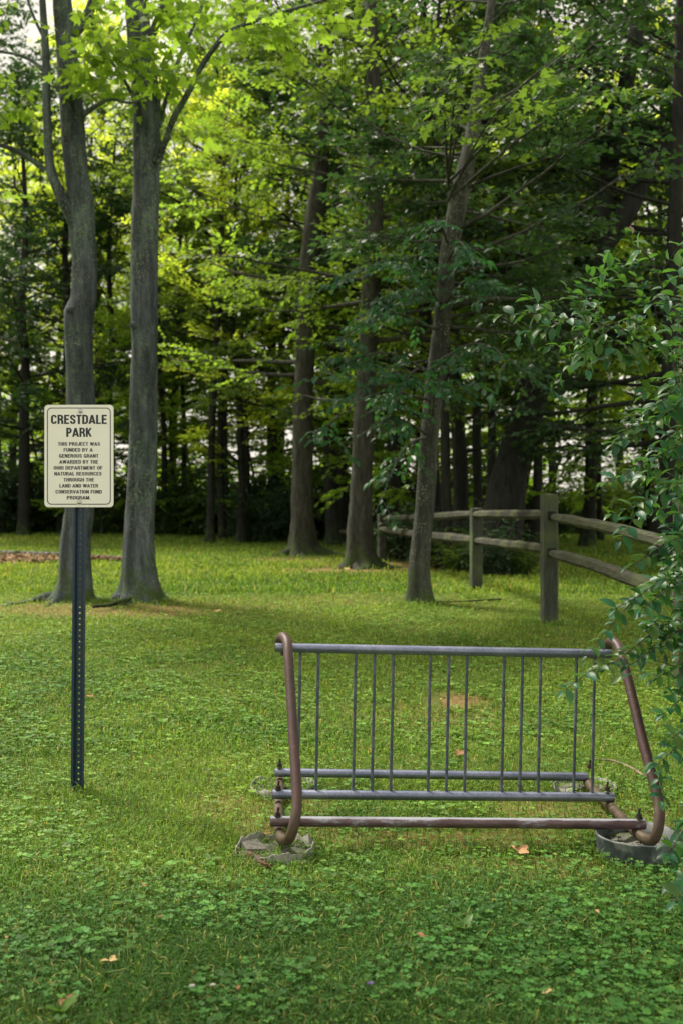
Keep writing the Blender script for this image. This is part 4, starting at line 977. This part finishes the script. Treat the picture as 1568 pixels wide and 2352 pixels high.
shoot([(1660, 960), (1566, 846), (1523, 811), (1461, 779), (1432, 759), (1394, 750), (1346, 736), (1300, 732), (1255, 725), (1222, 719), (1200, 722)], d0, .0045, .056, .28, .045, 12, np.linspace(.3, 0, 11))
shoot([(1370, 745), (1374, 690), (1381, 648)], d0, .002, .05, .2, .04, 2); shoot([(1459, 776), (1461, 728), (1467, 688), (1474, 668)], d0, .002, .055, .1, .04, 3)
shoot([(1346, 738), (1332, 712), (1314, 688), (1300, 660)], d0, .002, .05, .2, .035, 2); shoot([(1300, 735), (1268, 752), (1240, 772)], d0-.05, .002, .052, .2, .04, 2)
shoot([(1400, 755), (1360, 790), (1330, 812)], d0+.05, .002, .05, .2, .04, 3); shoot([(1470, 790), (1430, 820), (1380, 828)], d0+.1, .002, .052, .2, .04, 3)
shoot([(1640, 900), (1580, 800), (1544, 725), (1517, 653), (1491, 594), (1464, 570), (1450, 561), (1446, 543)], d0+.05, .004, .062, .1, .075, 2, np.linspace(.2, 0, 8))
shoot([(1600, 980), (1548, 860), (1552, 800), (1556, 750), (1566, 700)], d0, .003, .06, .1, .06, 2); shoot([(1640, 800), (1590, 720), (1560, 690), (1530, 690)], d0-.05, .003, .055, .1, .05, 3)
c = P(1446, 540, d0+.05); bm_ = MB()
for k in range(3):
    d_ = np.array([(-.3, .0, .9), (.35, .1, .9), (0., -.2, .7)][k]); leaves(bm_, OV, c[None], unit(d_)[None], np.array([[0, -1., .2]]), np.array([.034]), 0, None, None, g)
root = np.array([1.72, 4.05, 0.0])
def arch(tx, ty, d, r=.006, size=.055, side=6, gap=.045, start=.45):
    T_ = P(tx, ty, d); rise = max(T_[2]+.12, .25); a = root+g.normal(size=3)*[.12, .22, 0]; a[2] = -.03
    M1 = a+np.array([-.02, -.05, rise*.55])+g.normal(size=3)*.03; M2 = np.array([a[0]*.55+T_[0]*.45, a[1]*.5+T_[1]*.5, rise*1.0])
    lp, rr = resample([a, M1, M2, T_], [r, r*.8, r*.5, r*.25], .03); tube(ms_, lp, rr, 6, None); pairs(lp, size, start, gap)
    for k in range(side):
        i = min(int(len(lp)*(.35+.62*(k+g.random())/side)), len(lp)-2); t = unit(lp[i+1]-lp[i]); L = .12+.2*g.random()
        dv = unit(t*.6+g.normal(size=3)*[.5, .6, .45]); q = np.array([lp[i], lp[i]+dv*L*.5, lp[i]+dv*L+[0, 0, -.04*g.random()]])
        tube(ms_, q, [r*.35, r*.25, r*.15], 5, .03); pairs(q, size, .05, gap)
for tx, ty, d in ((1410, 1020, 3.7), (1445, 960, 3.8), (1490, 940, 3.7), (1385, 1110, 3.8), (1405, 1180, 3.7), (1445, 1300, 3.6), (1410, 1398, 3.6), (1470, 1400, 3.6),
                  (1500, 1340, 3.9), (1485, 1180, 3.9), (1465, 1100, 3.9), (1505, 1020, 3.8), (1525, 950, 3.6), (1545, 1250, 3.6), (1535, 1120, 3.6), (1560, 1400, 3.7), (1530, 1300, 4.0), (1545, 1000, 4.0)):
    arch(tx, ty, d)
for tx, ty, d in ((1390, 1535, 3.55), (1440, 1530, 3.6), (1480, 1490, 3.7), (1500, 1560, 3.7), (1520, 1640, 3.6), (1500, 1760, 3.6), (1535, 1700, 3.5), (1530, 1480, 3.8)):
    arch(tx, ty, d, side=3, start=.66, size=.05)
for i in range(13): arch(1520+g.random()*150, 960+g.random()*500, 3.4+g.random()*1.1, size=.056, side=5, start=.5)
for i in range(12): arch(1580+g.random()*120, 1460+g.random()*380, 3.4+g.random()*.9, size=.056, side=2, start=.6)
arch(1530, 1965, 3.2, start=.75, side=1); arch(1548, 2070, 3.0, start=.8, side=1)
ms_.build('stems', TWIG, shrub); ml_.build('foliage', L_SHR, shrub)
bm_.build('withered_bud', plain('withered_bud', (.30, .22, .19), .9), shrub)

# ------------------------------------------------------------------ mulch bed with black edging
M_CHIP = N('wood_chips'); M_CHIP.l(M_CHIP.ramp(M_CHIP.attr('rnd'), [(0., (.10, .06, .035)), (.5, (.26, .16, .09)), (1., (.45, .30, .16))]), M_CHIP.b.inputs['Base Color']); M_CHIP.b.inputs['Roughness'].default_value = .9
M_EDGE = plain('black_edging', (.016, .017, .019), .6, 0, 10, .3, .2)
def edge_y(px): return np.interp(px, [-300, 0, 120, 290], [1262, 1268, 1272, 1283])
m = MB(); ep = []
for px in np.linspace(-260, 288, 40):
    p = G(px, edge_y(px)+5); ep.append(p)
ep = np.array(ep); box_pts = ep+[0, 0, .02]
for i in range(len(ep)-1):
    a, b_ = ep[i], ep[i+1]; V = []
    for p in (a, b_):
        for dy, dz in ((-.045, -.05), (-.045, .075), (.045, .075), (.045, -.05)): V.append(p+[0, dy, dz])
    m.add(V, [[0, 4, 5, 1], [1, 5, 6, 2], [2, 6, 7, 3]])
tag(m.build('garden_edging', M_EDGE, off=tuple(ep[20])), 'long black plastic edging behind the mulch strip at the left', 'edging')
g = np.random.default_rng(3); m = MB(); n = 9000; px = -260+g.random(n)*545; t = g.random(n); 
y0 = edge_y(px)+8; y1 = np.interp(px, [-300, 0, 150, 288], [1302, 1297, 1290, 1288]); py = y0+(y1-y0)*t
d = np.interp(py, [1260, 1270, 1280, 1290, 1300], [G(60, k)[1] for k in (1260, 1270, 1280, 1290, 1300)]); X_ = (px-CX)/F*d
O = np.stack([X_, d, TZ(X_, d)+.01+g.random(n)*.035], 1); leaves(m, RH, O, g.normal(size=(n, 3))*[1, 1, .3], g.normal(size=(n, 3))*.5+[0, -.3, 1.], .05+.06*g.random(n), 0, None, None, g)
tag(m.build('mulch', M_CHIP.m), 'strip of tan wood chips in front of the black edging', 'mulch', kind='stuff')

# ------------------------------------------------------------------ litter and weeds
M_DEAD = N('dead_leaf'); M_DEAD.l(M_DEAD.ramp(M_DEAD.attr('rnd'), [(0., (.16, .07, .035)), (.5, (.32, .15, .07)), (1., (.50, .36, .17))]), M_DEAD.b.inputs['Base Color']); M_DEAD.b.inputs['Roughness'].default_value = .8
g = np.random.default_rng(14)
def dead(px, py, sz, n, col, label, lift=.03):
    c = G(px, py); m = MB(); a = g.random()*6.28
    for k in range(n):
        d_ = np.array([math.cos(a+k*1.6), math.sin(a+k*1.6), .25+.3*g.random()]); leaves(m, OV, (c+[0, 0, lift])[None], d_[None], np.array([[g.normal()*.4, -.5, 1.]]), np.array([sz*(.8+.4*g.random())]), 0, np.array([col]), None, g)
    tag(m.build('fallen_leaf', M_DEAD.m, off=tuple(c)), label, 'leaf', 'dead leaves on the lawn')
for a in ((1190, 1975, .045, 3, .62, 'tan curled three-part dead leaf below the rack near its right footing'), (150, 2322, .035, 2, .35, 'brown dead leaf at the bottom left corner'), (252, 2232, .03, 3, .98, 'small pale yellow leaf cluster low on the left'),
          (320, 2054, .03, 1, .4, 'small orange-brown leaf on the lawn between the post foot and the bottom edge'), (22, 2176, .03, 1, .4, 'brown leaf at the left edge of the lawn'), (972, 2180, .028, 1, .3, 'small brown leaf low in the centre of the lawn'),
          (1050, 1747, .055, 3, .3, 'curled brown leaf seen between the bars in the middle of the rack'), (1243, 2308, .035, 1, 1., 'pale thin leaf near the bottom right'), (545, 2300, .02, 1, .5, 'tiny dry leaf by the bottom edge left of centre'),
          (210, 1612, .03, 2, .5, 'orange leaf beside the sign post'), (500, 1412, .05, 2, .9, 'pale leaf on the lawn right of the grey maple'), (790, 1312, .08, 2, .8, 'pale leaf on the dark ground near the furrowed trunk'), (375, 2128, .02, 1, .3, 'dark brown leaf low on the left half'),
          (1375, 2120, .02, 1, .6, 'small pinkish leaf under the right end of the rack'), (605, 1935, .03, 2, .6, 'dry leaf tucked beside the broken footing')): dead(*a)
def stick(pts, r, label, mat=TWIG):
    m = MB(); W = []
    for i, (a, b_) in enumerate(pts): W.append(G(a, b_)+[0, 0, r*.8+.012])
    tube(m, W, np.linspace(r*.5, r, len(W)), 8, .03, rough=.2); tag(m.build('dead_stick', mat, off=tuple(W[0])), label, 'stick', 'dead sticks on the lawn')
PALE = plain('pale_dead_bark', (.20, .155, .11), .9)
stick([(1362, 1752), (1400, 1755), (1430, 1764), (1458, 1778), (1476, 1790), (1500, 1796)], .008, 'curved pale stick behind the right end of the rack', PALE)
stick([(214, 1402), (260, 1396), (300, 1382), (322, 1372)], .03, 'dark fallen branch lying between the two grey maples', B_DRK)
stick([(1000, 1387), (1060, 1386), (1100, 1384), (1150, 1381)], .012, 'thin dark stick lying right of the speckled tree', B_DRK)
# broad-leaved weeds
M_WEED = leaf_mat('leaf_weed', [(.05, .14, .03), (.09, .20, .04), (.14, .26, .05)], (.2, .4, .05), .35, .45, .4, 8.)
def weed(px, py, sz, n, label, el=.5, name='plantain_weed'):
    c = G(px, py); m = MB(); a = np.arange(n)*2.4+g.random()*6; d_ = np.stack([np.cos(a), np.sin(a), el+.4*g.random(n)], 1)
    leaves(m, OV, np.tile(c+[0, 0, .01], (n, 1)), d_, np.tile([0, 0, 1.], (n, 1))+g.normal(size=(n, 3))*.2, sz*(.7+.5*g.random(n)), 0, .4+.6*g.random(n), None, g)
    tag(m.build(name, M_WEED, off=tuple(c)), label, 'weed', 'broad-leaved weeds in the lawn')
for a in ((1060, 2150, .055, 8, 'upright broad-leaved weed low in the right of centre lawn', 1.2), (1145, 2145, .022, 3, 'single round-leaved weed beside the larger upright weed', .6), (140, 2345, .06, 7, 'large bright green weed at the bottom left corner', 1.2), (1090, 1960, .05, 5, 'small weed just below the centre of the rack', .6),
          (480, 1990, .05, 5, 'weed in the lawn between the sign post and the rack', .6), (660, 1900, .07, 5, 'grassy weed growing out of the broken footing', 1.4), (880, 1915, .045, 4, 'small weed under the front rail of the rack', .6), (655, 1800, .06, 5, 'weed at the rear left foot of the rack', .9)): weed(*a)
def flower(px, py, col, label, name):
    c = G(px, py); m = MB(); g_ = 14; a = np.arange(g_)*2.4; d_ = np.stack([np.cos(a), np.sin(a), .2+1.2*g.random(g_)], 1)
    tube(m, [c, c+[0, 0, .045]], .0012, 5, None, mi=1); leaves(m, RH, np.tile(c+[0, 0, .045], (g_, 1)), d_, np.tile([0, -.3, 1.], (g_, 1)), np.full(g_, .010), 0, None, None, g)
    tag(m.build(name, [col, M_WEED], off=tuple(c)), label, 'flower')
FW = plain('white_petals', (.62, .62, .58), .8, bump=0); FP = plain('violet_petals', (.22, .17, .42), .8, bump=0)
flower(442, 2308, FW, 'white clover head at the bottom edge left of centre', 'clover_flower'); flower(488, 2306, FW, 'white clover head just right of its twin at the bottom edge', 'clover_flower')
flower(850, 2302, FP, 'pale violet flower at the bottom edge right of centre', 'violet_flower'); flower(160, 1640, FP, 'violet flower left of the sign post', 'violet_flower'); flower(1566, 2062, FP, 'violet flower at the right edge of the lawn', 'violet_flower')
